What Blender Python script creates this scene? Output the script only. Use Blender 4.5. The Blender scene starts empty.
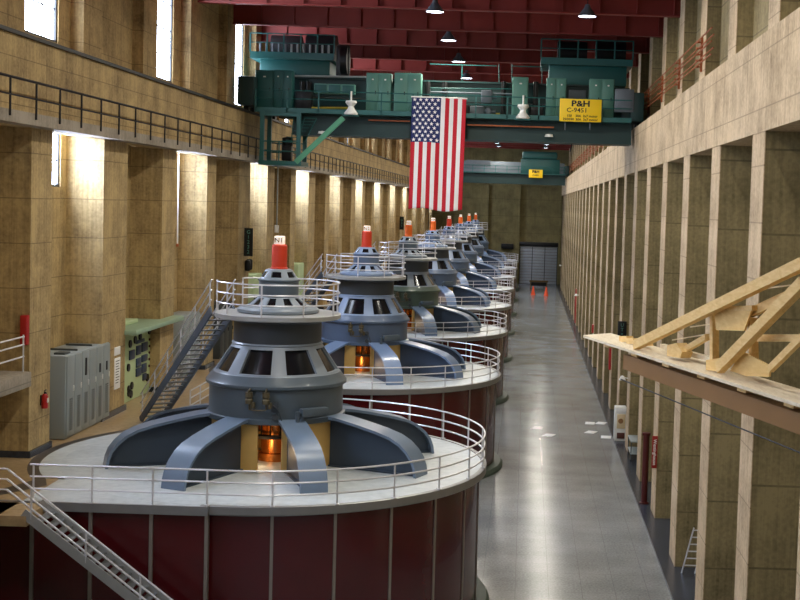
import bpy, bmesh, math, random
from mathutils import Vector, Matrix
random.seed(4)
PI = math.pi
C = bpy.context.scene.collection
R = math.radians

# ------------------------------------------------------------------ camera
F, YAW, PITCH, ROLL, CX, CY = 1289.74, .0066, -.0534, .0309, 516.43, 275.51
ZC = 13.75
cs, sn = math.cos(YAW), math.sin(YAW)
FW = Vector((-sn*math.cos(PITCH), cs*math.cos(PITCH), math.sin(PITCH)))
RT = Vector((cs, sn, 0)); UP = RT.cross(FW)
R2 = RT*math.cos(ROLL) + UP*math.sin(ROLL)
U2 = -RT*math.sin(ROLL) + UP*math.cos(ROLL)
CAM = Vector((0, 0, ZC))
def ray(x, y): return FW + R2*((x-CX)/F) - U2*((y-CY)/F)
def A(x, y, ax, val):
    """point of the real plane axis=val seen at photo pixel x, y (surveying helper)"""
    d = ray(x, y); return CAM + d*((val-CAM[ax])/d[ax])
cam = bpy.data.cameras.new('camera'); co = bpy.data.objects.new('camera', cam); C.objects.link(co)
M3 = Matrix((R2, U2, -FW)).transposed()
co.matrix_world = Matrix.Translation(CAM) @ M3.to_4x4()
cam.sensor_width = 36; cam.lens = F*36/800
cam.shift_x = (400-CX)/800; cam.shift_y = (CY-300)/800
cam.clip_end = 600
bpy.context.scene.camera = co

# ------------------------------------------------------------------ materials
def srgb(r, g, b):
    f = lambda c: ((c/255)/12.92 if c/255 <= .04045 else ((c/255+.055)/1.055)**2.4)
    return (f(r), f(g), f(b), 1)
def base_mat(name):
    m = bpy.data.materials.new(name); m.use_nodes = True
    n = m.node_tree.nodes; l = m.node_tree.links
    return m, n, l, n['Principled BSDF']
def mat(name, col, rough=.5, metal=0, var=.12, scale=3, coat=0, emis=None, es=0):
    m, n, l, p = base_mat(name)
    c = srgb(*col)
    p.inputs['Roughness'].default_value = rough; p.inputs['Metallic'].default_value = metal
    p.inputs['Coat Weight'].default_value = coat
    if var:
        tc = n.new('ShaderNodeTexCoord'); no = n.new('ShaderNodeTexNoise'); no.inputs['Scale'].default_value = scale
        no.inputs['Detail'].default_value = 5
        l.new(tc.outputs['Object'], no.inputs['Vector'])
        mx = n.new('ShaderNodeMix'); mx.data_type = 'RGBA'
        mx.inputs[6].default_value = tuple(x*(1-var*1.6) for x in c[:3])+(1,); mx.inputs[7].default_value = tuple(min(1, x*(1+var*1.6)) for x in c[:3])+(1,)
        l.new(no.outputs['Fac'], mx.inputs[0]); l.new(mx.outputs[2], p.inputs['Base Color'])
    else: p.inputs['Base Color'].default_value = c
    if emis:
        p.inputs['Emission Color'].default_value = srgb(*emis); p.inputs['Emission Strength'].default_value = es
    return m
def concrete(name, col, dark, rough=.8, lift=1.5, streak=.55):
    """board-marked concrete: vertical board streaks, pour lines, cloudy stains"""
    m, n, l, p = base_mat(name)
    tc = n.new('ShaderNodeTexCoord')
    mp = n.new('ShaderNodeMapping'); mp.inputs['Scale'].default_value = (5, 5, .13); l.new(tc.outputs['Object'], mp.inputs['Vector'])
    n1 = n.new('ShaderNodeTexNoise'); n1.inputs['Scale'].default_value = 1.6; n1.inputs['Detail'].default_value = 8; n1.inputs['Roughness'].default_value = .7; l.new(mp.outputs['Vector'], n1.inputs['Vector'])
    n2 = n.new('ShaderNodeTexNoise'); n2.inputs['Scale'].default_value = .55; n2.inputs['Detail'].default_value = 8; n2.inputs['Roughness'].default_value = .65; l.new(tc.outputs['Object'], n2.inputs['Vector'])
    n3 = n.new('ShaderNodeTexNoise'); n3.inputs['Scale'].default_value = 9; n3.inputs['Detail'].default_value = 6; l.new(tc.outputs['Object'], n3.inputs['Vector'])
    a1 = n.new('ShaderNodeMath'); a1.operation = 'MULTIPLY'; a1.inputs[1].default_value = streak; l.new(n1.outputs['Fac'], a1.inputs[0])
    a2 = n.new('ShaderNodeMath'); a2.operation = 'MULTIPLY_ADD'; a2.inputs[1].default_value = .85; l.new(n2.outputs['Fac'], a2.inputs[0]); l.new(a1.outputs[0], a2.inputs[2])
    a3 = n.new('ShaderNodeMath'); a3.operation = 'MULTIPLY_ADD'; a3.inputs[1].default_value = .35; l.new(n3.outputs['Fac'], a3.inputs[0]); l.new(a2.outputs[0], a3.inputs[2])
    cr = n.new('ShaderNodeValToRGB'); cr.color_ramp.elements[0].position = .62; cr.color_ramp.elements[1].position = 1.12
    cr.color_ramp.elements[0].color = srgb(*dark); cr.color_ramp.elements[1].color = srgb(*col)
    l.new(a3.outputs[0], cr.inputs['Fac'])
    sx = n.new('ShaderNodeSeparateXYZ'); l.new(tc.outputs['Object'], sx.inputs[0])
    dv = n.new('ShaderNodeMath'); dv.operation = 'DIVIDE'; dv.inputs[1].default_value = lift; l.new(sx.outputs['Z'], dv.inputs[0])
    fr = n.new('ShaderNodeMath'); fr.operation = 'FRACT'; l.new(dv.outputs[0], fr.inputs[0])
    lt = n.new('ShaderNodeMath'); lt.operation = 'LESS_THAN'; lt.inputs[1].default_value = .025; l.new(fr.outputs[0], lt.inputs[0])
    mf = n.new('ShaderNodeMath'); mf.operation = 'MULTIPLY'; l.new(lt.outputs[0], mf.inputs[0]); l.new(n1.outputs['Fac'], mf.inputs[1])
    mx = n.new('ShaderNodeMix'); mx.data_type = 'RGBA'; mx.inputs[7].default_value = srgb(*[int(v*.78) for v in dark])
    l.new(mf.outputs[0], mx.inputs[0]); l.new(cr.outputs['Color'], mx.inputs[6]); l.new(mx.outputs[2], p.inputs['Base Color'])
    bp = n.new('ShaderNodeBump'); bp.inputs['Strength'].default_value = .35; bp.inputs['Distance'].default_value = .03
    l.new(a3.outputs[0], bp.inputs['Height']); l.new(bp.outputs['Normal'], p.inputs['Normal'])
    p.inputs['Roughness'].default_value = rough
    return m
def speckle(name, c1, c2, rough, sc, coat=0, tile=None):
    m, n, l, p = base_mat(name)
    tc = n.new('ShaderNodeTexCoord')
    n1 = n.new('ShaderNodeTexNoise'); n1.inputs['Scale'].default_value = sc; n1.inputs['Detail'].default_value = 4; l.new(tc.outputs['Object'], n1.inputs['Vector'])
    n2 = n.new('ShaderNodeTexNoise'); n2.inputs['Scale'].default_value = .35; n2.inputs['Detail'].default_value = 6; l.new(tc.outputs['Object'], n2.inputs['Vector'])
    ad = n.new('ShaderNodeMath'); ad.operation = 'ADD'; l.new(n1.outputs['Fac'], ad.inputs[0]); l.new(n2.outputs['Fac'], ad.inputs[1])
    cr = n.new('ShaderNodeValToRGB'); cr.color_ramp.elements[0].position = .7; cr.color_ramp.elements[1].position = 1.25
    cr.color_ramp.elements[0].position = .35; cr.color_ramp.elements[1].position = .65
    hf = n.new('ShaderNodeMath'); hf.operation = 'MULTIPLY'; hf.inputs[1].default_value = .5; l.new(ad.outputs[0], hf.inputs[0])
    cr.color_ramp.elements[0].color = srgb(*c1); cr.color_ramp.elements[1].color = srgb(*c2); l.new(hf.outputs[0], cr.inputs['Fac'])
    out = cr.outputs['Color']
    if tile:
        br = n.new('ShaderNodeTexBrick'); br.offset = 0; br.inputs['Scale'].default_value = 1
        br.inputs['Brick Width'].default_value = tile; br.inputs['Row Height'].default_value = tile; br.inputs['Mortar Size'].default_value = .007
        l.new(tc.outputs['Object'], br.inputs['Vector'])
        mx = n.new('ShaderNodeMix'); mx.data_type = 'RGBA'; l.new(br.outputs['Fac'], mx.inputs[0]); l.new(out, mx.inputs[6]); mx.inputs[7].default_value = srgb(*[int(v*.93) for v in c1])
        out = mx.outputs[2]
    l.new(out, p.inputs['Base Color'])
    rr = n.new('ShaderNodeMapRange'); rr.inputs['To Min'].default_value = rough*.92; rr.inputs['To Max'].default_value = rough*1.1; l.new(n2.outputs['Fac'], rr.inputs['Value']); l.new(rr.outputs[0], p.inputs['Roughness'])
    p.inputs['Coat Weight'].default_value = coat
    bp = n.new('ShaderNodeBump'); bp.inputs['Strength'].default_value = .06; bp.inputs['Distance'].default_value = .02; l.new(n1.outputs['Fac'], bp.inputs['Height']); l.new(bp.outputs['Normal'], p.inputs['Normal'])
    return m
def wood(name, c1, c2):
    m, n, l, p = base_mat(name)
    tc = n.new('ShaderNodeTexCoord'); mp = n.new('ShaderNodeMapping'); mp.inputs['Scale'].default_value = (6, 1.2, 6); l.new(tc.outputs['Object'], mp.inputs['Vector'])
    n1 = n.new('ShaderNodeTexNoise'); n1.inputs['Scale'].default_value = 2.2; n1.inputs['Detail'].default_value = 7; n1.inputs['Distortion'].default_value = 1.0; l.new(mp.outputs['Vector'], n1.inputs['Vector'])
    cr = n.new('ShaderNodeValToRGB'); cr.color_ramp.elements[0].position = .25; cr.color_ramp.elements[1].position = .75
    cr.color_ramp.elements[0].color = srgb(*c1); cr.color_ramp.elements[1].color = srgb(*c2); l.new(n1.outputs['Fac'], cr.inputs['Fac']); l.new(cr.outputs['Color'], p.inputs['Base Color'])
    p.inputs['Roughness'].default_value = .65
    return m
def emit(name, col, s):
    m = bpy.data.materials.new(name); m.use_nodes = True; n = m.node_tree.nodes; n.clear()
    o = n.new('ShaderNodeOutputMaterial'); e = n.new('ShaderNodeEmission'); e.inputs[0].default_value = srgb(*col); e.inputs[1].default_value = s
    m.node_tree.links.new(e.outputs[0], o.inputs[0]); return m

K = {}
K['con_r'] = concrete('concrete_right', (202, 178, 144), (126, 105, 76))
K['con_b'] = concrete('concrete_bay_olive_shade', (152, 136, 96), (88, 78, 49), lift=2.2)  # olive bay concrete, darkened so the recess shade sits in its colour
K['con_l'] = concrete('concrete_left', (192, 166, 116), (104, 84, 54))
K['con_far'] = concrete('concrete_far', (132, 120, 76), (84, 76, 46), lift=3)
K['con_slab'] = concrete('concrete_slab', (160, 150, 136), (112, 104, 92))
K['floor'] = speckle('terrazzo_floor', (112, 117, 121), (158, 162, 164), .19, 12, tile=1.2)
K['kerb'] = speckle('dark_kerb', (40, 45, 55), (60, 67, 80), .25, 6)
K['mezz'] = speckle('tan_terrazzo', (142, 118, 84), (180, 154, 116), .35, 5)
K['band'] = speckle('dark_band', (56, 50, 46), (80, 72, 66), .4, 6)
K['deck'] = speckle('grey_deck', (176, 184, 188), (206, 212, 214), .4, 4)
K['red'] = mat('oxblood_panel', (76, 14, 19), .25, 0, .14, 1.2, coat=.3)
K['trim'] = mat('panel_trim_steel', (150, 142, 134), .4, .5, .08)
K['rim'] = mat('deck_rim_steel', (150, 150, 150), .4, .6, .08)
K['flange'] = mat('base_flange_green', (72, 88, 80), .5)
K['rail'] = mat('rail_steel', (218, 218, 222), .3, .35, .03)
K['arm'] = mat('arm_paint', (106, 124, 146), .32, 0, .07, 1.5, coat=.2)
K['armd'] = mat('arm_web_dark', (56, 68, 82), .45, 0, .08, 1.5)  # darker tone than the arm flange
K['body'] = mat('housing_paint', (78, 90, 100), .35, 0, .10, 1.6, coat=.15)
K['bodyd'] = mat('neck_paint', (56, 62, 68), .45, 0, .08, 1.5)
K['light'] = mat('cone_rib_paint', (128, 138, 148), .35, 0, .06, 1.5)
K['glass'] = mat('dark_opening_glass', (18, 20, 24), .15, 0, .2, 6)
K['galv'] = mat('gallery_steel', (170, 172, 172), .4, .4, .08)
K['capred'] = mat('cap_red', (200, 56, 28), .45, 0, .08)
K['capora'] = mat('cap_orange', (232, 104, 28), .45, 0, .08)
K['lampbox'] = mat('cap_number_box', (245, 235, 225), .5, 0, 0, emis=(255, 228, 205), es=1.2)
K['yellow'] = mat('yellow_ochre_shroud', (222, 180, 106), .5, 0, .12, 1.5)
K['copper'] = mat('copper_shaft', (190, 120, 62), .25, .9, .08)
K['black'] = mat('black_metal', (22, 22, 24), .5, .3, .1)
K['letter'] = mat('black_letters', (20, 18, 16), .6, 0, 0)
K['whitel'] = mat('white_letters', (235, 232, 225), .6, 0, 0)
K['brass'] = mat('brass_valve', (98, 90, 70), .4, .5, .1)
K['stair'] = mat('stair_paint', (66, 78, 92), .45, .2, .08)
K['tread'] = mat('tread_plate', (120, 122, 122), .45, .5, .15, 8)
K['cgreen'] = mat('crane_green', (32, 92, 90), .45, 0, .12, 1)
K['cdark'] = mat('crane_dark_green', (16, 50, 50), .5, 0, .12, 1)
K['ccab'] = mat('crane_cabinet_green', (84, 136, 122), .45, 0, .08, 1)
K['cbright'] = mat('crane_brace_green', (86, 158, 122), .45, 0, .06, 1)
K['cblack'] = mat('crane_black', (14, 16, 18), .45, .2, .1)
K['cgrey'] = mat('crane_grey', (96, 104, 112), .5, .2, .1)
K['yelsign'] = mat('yellow_sign', (250, 208, 20), .5, 0, .03)
K['white'] = mat('white_enamel', (236, 236, 230), .4, 0, .02)
K['girder'] = mat('girder_red', (136, 48, 40), .55, 0, .14, .8)
K['roof'] = mat('roof_deck_red', (92, 34, 32), .7, 0, .15, .8)
K['rust'] = mat('rusty_busbar', (156, 84, 44), .6, .2, .2, 4)
K['sheet'] = mat('switchgear_grey', (148, 156, 156), .45, .1, .05, 1)
K['sheetd'] = mat('vent_grey', (66, 72, 72), .5, .1, .05)
K['mint'] = mat('mint_panel', (186, 206, 160), .5, 0, .05, 1)
K['paper'] = mat('white_paper', (244, 244, 244), .6, 0, 0)
K['extred'] = mat('red_paint', (176, 30, 28), .35, 0, .05)
K['darkred'] = mat('maroon_pipe', (74, 20, 18), .45, 0, .1)
K['cone'] = mat('cone_orange', (250, 92, 44), .5, 0, .05)
K['pine'] = wood('pine_timber', (218, 176, 104), (240, 206, 142))
K['ply'] = wood('plywood', (220, 176, 100), (240, 204, 134))
K['plank'] = wood('pale_plank', (214, 196, 164), (238, 226, 200))
K['brown'] = mat('brown_steel', (138, 100, 54), .55, .1, .1, 1.5)
K['tablewood'] = wood('old_table_wood', (96, 74, 40), (130, 104, 60))
K['door'] = mat('door_steel', (176, 182, 188), .4, .3, .08, 1)
K['fred'] = mat('flag_red', (190, 22, 40), .8, 0, .05); K['fwhite'] = mat('flag_white', (238, 234, 232), .8, 0, .03); K['fblue'] = mat('flag_blue', (22, 36, 92), .8, 0, .05)
K['sky'] = emit('daylight_pane', (205, 222, 255), 95)
K['sky2'] = emit('daylight_upper_pane', (222, 234, 255), 40)
K['lens'] = emit('lamp_lens', (235, 240, 255), 30)
K['bulb'] = emit('work_bulb', (255, 190, 110), 60)
K['dframe'] = mat('window_steel', (70, 72, 76), .5, .3, .05)

# ------------------------------------------------------------------ mesh builder
class MB:
    def __init__(s): s.v = []; s.f = []; s.m = []
    def add(s, vs, fs, mi=0):
        o = len(s.v); s.v += [tuple(v) for v in vs]
        for f in fs: s.f.append([o+i for i in f]); s.m.append(mi)
        return s
    def box(s, a, b, mi=0):
        x0, y0, z0 = a; x1, y1, z1 = b
        return s.add([(x0,y0,z0),(x1,y0,z0),(x1,y1,z0),(x0,y1,z0),(x0,y0,z1),(x1,y0,z1),(x1,y1,z1),(x0,y1,z1)],
                     [(3,2,1,0),(4,5,6,7),(0,1,5,4),(1,2,6,5),(2,3,7,6),(3,0,4,7)], mi)
    def bbox(s, a, b, bev=.03, mi=0):
        """box with bevelled edges"""
        bm = bmesh.new(); bmesh.ops.create_cube(bm, size=1)
        c = [(a[i]+b[i])/2 for i in range(3)]; d = [abs(b[i]-a[i]) for i in range(3)]
        for v in bm.verts: v.co = Vector((c[i]+v.co[i]*d[i] for i in range(3)))
        bmesh.ops.bevel(bm, geom=bm.edges[:], offset=min(bev, min(d)*.45), segments=2, affect='EDGES', profile=.5)
        bm.verts.index_update()
        s.add([v.co for v in bm.verts], [[v.index for v in f.verts] for f in bm.faces], mi); bm.free(); return s
    def bar(s, p, q, w, h, up=(0, 0, 1), mi=0):
        p = Vector(p); q = Vector(q); d = (q-p).normalized(); u = Vector(up)
        sd = d.cross(u)
        if sd.length < 1e-4: sd = d.cross(Vector((1, 0, 0)))
        sd.normalize(); u = sd.cross(d)
        vs = [b+sd*(w/2*i)+u*(h/2*j) for b in (p, q) for i, j in ((-1,-1),(1,-1),(1,1),(-1,1))]
        return s.add(vs, [(3,2,1,0),(4,5,6,7),(0,1,5,4),(1,2,6,5),(2,3,7,6),(3,0,4,7)], mi)
    def tube(s, pts, r, n=8, closed=False, mi=0):
        pts = [Vector(p) for p in pts]; N = len(pts); rings = []
        for i, p in enumerate(pts):
            if closed: d = pts[(i+1) % N]-pts[i-1]
            else: d = pts[min(i+1, N-1)]-pts[max(i-1, 0)]
            d.normalize(); u = Vector((0, 0, 1)) if abs(d.z) < .95 else Vector((1, 0, 0))
            a = d.cross(u).normalized(); b = a.cross(d)
            rings.append([p+a*(r*math.cos(2*PI*k/n))+b*(r*math.sin(2*PI*k/n)) for k in range(n)])
        vs = [v for g in rings for v in g]; fs = []
        for i in range(N if closed else N-1):
            j = (i+1) % N
            for k in range(n): fs.append((i*n+k, i*n+(k+1) % n, j*n+(k+1) % n, j*n+k))
        if not closed: fs += [tuple(range(n))[::-1], tuple((N-1)*n+k for k in range(n))]
        return s.add(vs, fs, mi)
    def lathe(s, prof, n=48, a0=0, a1=2*PI, c=(0, 0, 0), mi=0, closed_prof=False):
        full = abs(a1-a0-2*PI) < 1e-6; m = n if full else n+1; L = len(prof)
        vs = [(c[0]+r*math.cos(a0+(a1-a0)*k/n), c[1]+r*math.sin(a0+(a1-a0)*k/n), c[2]+z) for k in range(m) for r, z in prof]
        fs = []
        for k in range(n):
            j = (k+1) % m
            for i in range(L if closed_prof else L-1):
                i2 = (i+1) % L
                fs.append((k*L+i, j*L+i, j*L+i2, k*L+i2))
        if closed_prof and not full: fs += [tuple(range(L)), tuple((m-1)*L+i for i in range(L))]
        return s.add(vs, fs, mi)
    def prism(s, poly, off, mi=0):
        """polygon of 3-D points extruded by the vector off"""
        n = len(poly); off = Vector(off); a = [Vector(p) for p in poly]
        return s.add(a+[p+off for p in a], [tuple(range(n))[::-1], tuple(range(n, 2*n))]+[(i, (i+1) % n, n+(i+1) % n, n+i) for i in range(n)], mi)
    def mesh(s, name, mats, ang=32):
        me = bpy.data.meshes.new(name); me.from_pydata(s.v, [], s.f)
        for m in (mats if isinstance(mats, (list, tuple)) else [mats]): me.materials.append(m)
        me.polygons.foreach_set('material_index', s.m)
        bm = bmesh.new(); bm.from_mesh(me); bmesh.ops.remove_doubles(bm, verts=bm.verts, dist=1e-5)
        bmesh.ops.recalc_face_normals(bm, faces=bm.faces); bm.to_mesh(me); bm.free()
        me.polygons.foreach_set('use_smooth', [True]*len(me.polygons)); me.set_sharp_from_angle(angle=R(ang))
        return me
    def build(s, name, mats, parent=None, loc=(0, 0, 0), rz=0, label=None):
        o = bpy.data.objects.new(name, s.mesh(name, mats)); C.objects.link(o)
        o.location = loc; o.rotation_euler = (0, 0, rz); o.parent = parent
        if label: o['label'] = label
        return o
def inst(o, parent, loc=None, rz=None):
    c = o.copy(); C.objects.link(c); c.parent = parent
    if loc is not None: c.location = loc
    if rz is not None: c.rotation_euler = (0, 0, rz)
    return c
def tag(o, label, cat, group=None):
    o['label'] = label; o['category'] = cat
    if group: o['group'] = group
    return o
def thing(name, label, cat, loc=(0, 0, 0), rz=0, group=None):
    o = bpy.data.objects.new(name, None); C.objects.link(o); o.empty_display_size = .3
    o.location = loc; o.rotation_euler = (0, 0, rz); return tag(o, label, cat, group)
def struct(o): o['kind'] = 'structure'; return o
def copy_tree(o, parent=None):
    c = o.copy(); C.objects.link(c); c.parent = parent
    for ch in list(o.children): copy_tree(ch, c)
    return c
def text(name, s, size, mtx, m, parent=None, ext=.004, bold=0, align='CENTER', sx=1):
    cu = bpy.data.curves.new(name, 'FONT'); cu.body = s; cu.size = size; cu.extrude = ext; cu.offset = bold
    cu.align_x = align; cu.align_y = 'CENTER'; cu.resolution_u = 2; cu.space_line = .95
    t = bpy.data.objects.new(name, cu); C.objects.link(t)
    me = bpy.data.meshes.new_from_object(t.evaluated_get(bpy.context.evaluated_depsgraph_get()))
    bpy.data.objects.remove(t)
    me.transform(Matrix.Diagonal((sx, 1, 1, 1))); me.materials.clear(); me.materials.append(m)
    o = bpy.data.objects.new(name, me); C.objects.link(o); o.parent = parent; o.matrix_local = mtx
    return o
def facing(loc, nrm):
    """upright frame at loc whose text faces along the horizontal direction nrm"""
    n = Vector(nrm).normalized(); z = Vector((0, 0, 1)); x = z.cross(n)
    return Matrix.Translation(loc) @ Matrix((x, z, n)).transposed().to_4x4()
ORD = ['first','second','third','fourth','fifth','sixth','seventh','eighth','ninth','tenth','eleventh','twelfth','thirteenth','fourteenth','fifteenth','sixteenth','seventeenth','eighteenth','nineteenth','twentieth','twenty-first','twenty-second','twenty-third','twenty-fourth','twenty-fifth']

# ------------------------------------------------------------------ key dimensions
ZD = 4.84; XG = -8.39; D0 = 43.9; S = 24.0; RG = 7.27
XL = -16.44; XRW = 6.08; XE = 5.58; YF = 231.0; ZCL = 25.6; Y0 = -14.0
PER = 7.85

# ------------------------------------------------------------------ the setting
struct(MB().box((-20, Y0, -.3), (XE, YF, 0)).build('floor', K['floor']))
struct(MB().box((XE, Y0, -.3), (XRW+1.55, YF, .1)).build('trim_1', K['kerb']))
# mezzanine floor with round bites for the generators
poly = [(-18, 5), (-14.3, 5), (-14.3, D0-RG+.02)]
XM = -13.5
for k in range(8):
    yk = D0+k*S; r = RG+.02; dx = XM-XG; a = math.asin(min(1, (r*r-dx*dx)**.5/r))
    st = -.99 if k == 0 else -a
    if k == 0:
        st = -math.acos(min(1, (-14.3-XG)/-r))
    n = 20
    for i in range(n+1):
        t = st+(a-st)*i/n
        poly.append((XG-r*math.cos(t), yk+r*math.sin(t)))
poly += [(XM, YF), (-18, YF)]
m = MB().prism([(x, y, ZD-.35) for x, y in poly], (0, 0, .34)).build('trim_2', [K['mezz']]); struct(m)

# right wall
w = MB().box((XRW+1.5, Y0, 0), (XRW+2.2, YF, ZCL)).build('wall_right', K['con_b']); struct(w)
struct(MB().box((XRW, Y0, 15.9), (XRW+1.9, YF, 18.5)).build('trim_3', K['con_r']))
nt = [4]
def tname():
    nt[0] += 1; return 'trim_%d' % (nt[0]-1)
YR = [34.5+7.73*k for k in range(-5, 25) if 34.5+7.73*k < YF-2]
YLc = [b+23.5*k for k in range(-2, 8) for b in (43.66, 51.53, 59.22)][1:]
HWL = [(.95, 1.48, 1.1)[(i+1) % 3] for i in range(len(YLc))]
def put(me, loc, rz=0):
    o = bpy.data.objects.new(tname(), me); C.objects.link(o); o.location = loc; o.rotation_euler = (0, 0, rz); return struct(o)
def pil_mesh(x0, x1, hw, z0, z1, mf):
    """thin pale face on a darker olive core, bay shade put into its colour"""
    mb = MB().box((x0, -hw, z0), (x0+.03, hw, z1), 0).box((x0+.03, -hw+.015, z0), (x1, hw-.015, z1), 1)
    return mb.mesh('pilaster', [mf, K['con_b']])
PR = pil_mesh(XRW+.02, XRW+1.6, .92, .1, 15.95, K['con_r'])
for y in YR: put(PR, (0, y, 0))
# upper right wall behind the crane rail
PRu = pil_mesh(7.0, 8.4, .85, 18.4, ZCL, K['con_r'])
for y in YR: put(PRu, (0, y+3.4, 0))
struct(MB().box((XRW-.004, 88.3, 15.9), (XRW+.1, 88.42, 18.5)).build(tname(), K['black']))
# left wall
struct(MB().box((-18.6, Y0, 0), (-17.9, YF, 13.95)).box((-18.6, Y0, 18.0), (-17.7, YF, 19.3)).build('wall_left', K['con_l']))
struct(MB().box((-16.95, Y0, 15.85), (XL, YF, 18.72)).box((-17.95, Y0, 18.3), (-16.9, YF, 18.72)).build(tname(), K['con_l']))
struct(MB().box((-16.6, Y0, 18.72), (-16.3, YF, 18.84)).build(tname(), K['black']))      # crane rail
struct(MB().box((XRW+.1, Y0, 18.5), (XRW+.35, YF, 18.56)).build(tname(), K['black']))
struct(MB().box((XL-.02, 20, 15.86), (-15.8, YF, 16.24)).build(tname(), K['con_slab']))   # balcony slab
PLm = {h: MB().box((-17.95, -h, ZD-.05), (XL-.01, h, 15.9)).mesh('pilaster', K['con_l']) for h in set(HWL)}
PLu = MB().box((-17.8, -1.05, 18.6), (-17.2, 1.05, ZCL)).mesh('pilaster', K['con_l'])
nw = [1]
SB = MB().box((-18.6, Y0, 0), (-18, Y0, 0))
for i, y in enumerate(YLc):
    if y > YF-1: continue
    put(PLm[HWL[i]], (0, y, 0)); put(PLu, (0, y-.75, 0))
    bays = i % 2 == 1 and y > 10           # bay between this pilaster and the next has a window
    ya, yb = y, y+7.87
    # back wall of the bay, lower strip 13.95..18.0 and upper 19.3..top
    if bays:
        w0, w1 = y+1.9, y+5.75
        struct(MB().box((-18.6, ya, 13.95), (-17.9, w0, 18)).box((-18.6, w1, 13.95), (-17.9, yb, 18)).build(tname(), K['con_l']))
        def window(x, y0, y1, z0, z1, nb, nh, pm='sky'):
            fr = MB()
            for yy in (y0+.05, y1-.05): fr.box((x-.08, yy-.05, z0), (x+.08, yy+.05, z1))
            for zz in (z0+.05, z1-.05): fr.box((x-.08, y0, zz-.05), (x+.08, y1, zz+.05))
            o = struct(fr.build('window_%d' % nw[0], K['dframe'])); nw[0] += 1
            MB().box((x-.03, y0+.08, z0+.08), (x-.01, y1-.08, z1-.08)).build('pane', K[pm], o)
            b = MB()
            for q in range(1, nb): b.box((x-.02, y0+(y1-y0)*q/nb-.025, z0+.08), (x+.03, y0+(y1-y0)*q/nb+.025, z1-.08))
            for q in range(1, nh): b.box((x-.02, y0+.08, z0+(z1-z0)*q/nh-.025), (x+.03, y1-.08, z0+(z1-z0)*q/nh+.025))
            b.build('glazing_bars', K['dframe'], o)
        window(-18.05, w0, w1, 13.95, 18, 3, 4)
        u0, u1 = y+.9, y+4.8
        struct(MB().box((-18.6, ya, 19.3), (-17.7, u0, ZCL)).box((-18.6, u1, 19.3), (-17.7, yb, ZCL)).build(tname(), K['con_l']))
        window(-17.85, u0, u1, 19.3, ZCL, 3, 5, 'sky2')
    else:
        struct(MB().box((-18.6, ya, 13.95), (-17.9, yb, 18)).box((-18.6, ya, 19.3), (-17.7, yb, ZCL)).build(tname(), K['con_l']))
bbm = MB()
for y, h in zip(YLc, HWL):
    if y < YF-2: bbm.box((-17.98, y-h-.05, ZD-.01), (XL+.07, y+h+.05, ZD+.22))
struct(bbm.build('baseboard_left', K['kerb']))
# far wall and roll-up door
struct(MB().box((-18.6, YF, 0), (XRW+2.2, YF+.6, ZCL)).build('wall_far', K['con_far']))
for x0, x1 in ((-8.3, -6.9), (-2.4, -1.2), (5.8, 6.2)):
    struct(MB().box((x0, YF-.7, 0), (x1, YF+.1, 17.6)).build(tname(), K['con_far']))
struct(MB().box((-18, YF-.5, 17.4), (XRW+1, YF+.1, 18.6)).build(tname(), K['con_far']))
dr = MB()
for i in range(13): dr.bbox((-1.0, YF-.14, .03+i*.52), (5.7, YF-.02, .49+i*.52), .05)
d = struct(dr.build('door_1', K['door']))
g = MB()
for x in (-1.0, 1.2, 3.45, 5.65): g.box((x-.06, YF-.18, 0), (x+.06, YF-.04, 6.6))
g.build('door_guide', K['sheetd'], d)
MB().bbox((-1.2, YF-.6, 6.75), (5.8, YF-.02, 7.5), .08).build('door_hood', K['cblack'], d)
# ceiling: deck, transverse girders, stringers
struct(MB().box((-18.6, Y0, ZCL), (XRW+2.2, YF+.6, ZCL+.3)).build('ceiling', K['roof']))
y = 4.0
while y < YF:
    gb = MB().box((-18.2, y-.22, 23.7), (8.2, y+.22, 23.78)).box((-18.2, y-.03, 23.78), (8.2, y+.03, 25.5)).box((-18.2, y-.22, 25.5), (8.2, y+.22, 25.58))
    for q in range(14): gb.box((-17.5+q*1.9, y-.2, 23.78), (-17.46+q*1.9, y+.2, 25.5))
    struct(gb.build(tname(), K['girder'])); y += 7.85
for x in (-14.5, -10, -5.5, -1, 3.5):
    struct(MB().box((x-.1, Y0, 25.1), (x+.1, YF, 25.16)).box((x-.02, Y0, 25.16), (x+.02, YF, 25.55)).build(tname(), K['girder']))

# ------------------------------------------------------------------ ceiling lamps
def make_lamp():
    o = thing('ceiling_lamp', '', 'ceiling lamp')
    MB().lathe([(.0, .62), (.12, .6), (.16, .45), (.42, .1), (.48, 0), (.46, 0), (.4, .1), (.14, .43), (0, .5)], 24).build('reflector', K['cgrey'], o)
    MB().lathe([(0, .02), (.3, .02), (.44, .03), (.3, .06), (0, .06)], 24).build('lens', K['lens'], o)
    MB().tube([(0, 0, .6), (0, 0, 1.9)], .025, 6).build('stem', K['black'], o)
    return o
def lamp_light(o, p):
    ld = bpy.data.lights.new('lamp_light', 'AREA'); ld.shape = 'DISK'; ld.size = .9; ld.energy = p; ld.color = (1.0, .94, .80)
    lo = bpy.data.objects.new('lamp_light', ld); C.objects.link(lo); lo.parent = o; lo.location = (0, 0, -.03)
LP = 1250
proto = None
for row, x in (('left', -4.9), ('right', 2.7)):
    for i in range(20):
        y = 76+11.1*(i-7)
        if y < 12: continue
        if y > YF-2 or (row == 'right' and i == 7): continue
        if proto is None: o = proto = make_lamp()
        else: o = copy_tree(proto)
        o.location = (x, y, 23.3)
        if i >= 6: tag(o, '%s ceiling lamp of the %s row in view, counted from the camera' % (ORD[i-6], row), 'ceiling lamp', 'high-bay ceiling lamps')
        else: tag(o, 'ceiling lamp of the %s row nearer than the top of the picture' % row, 'ceiling lamp', 'near %s row lamps' % row)
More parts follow.
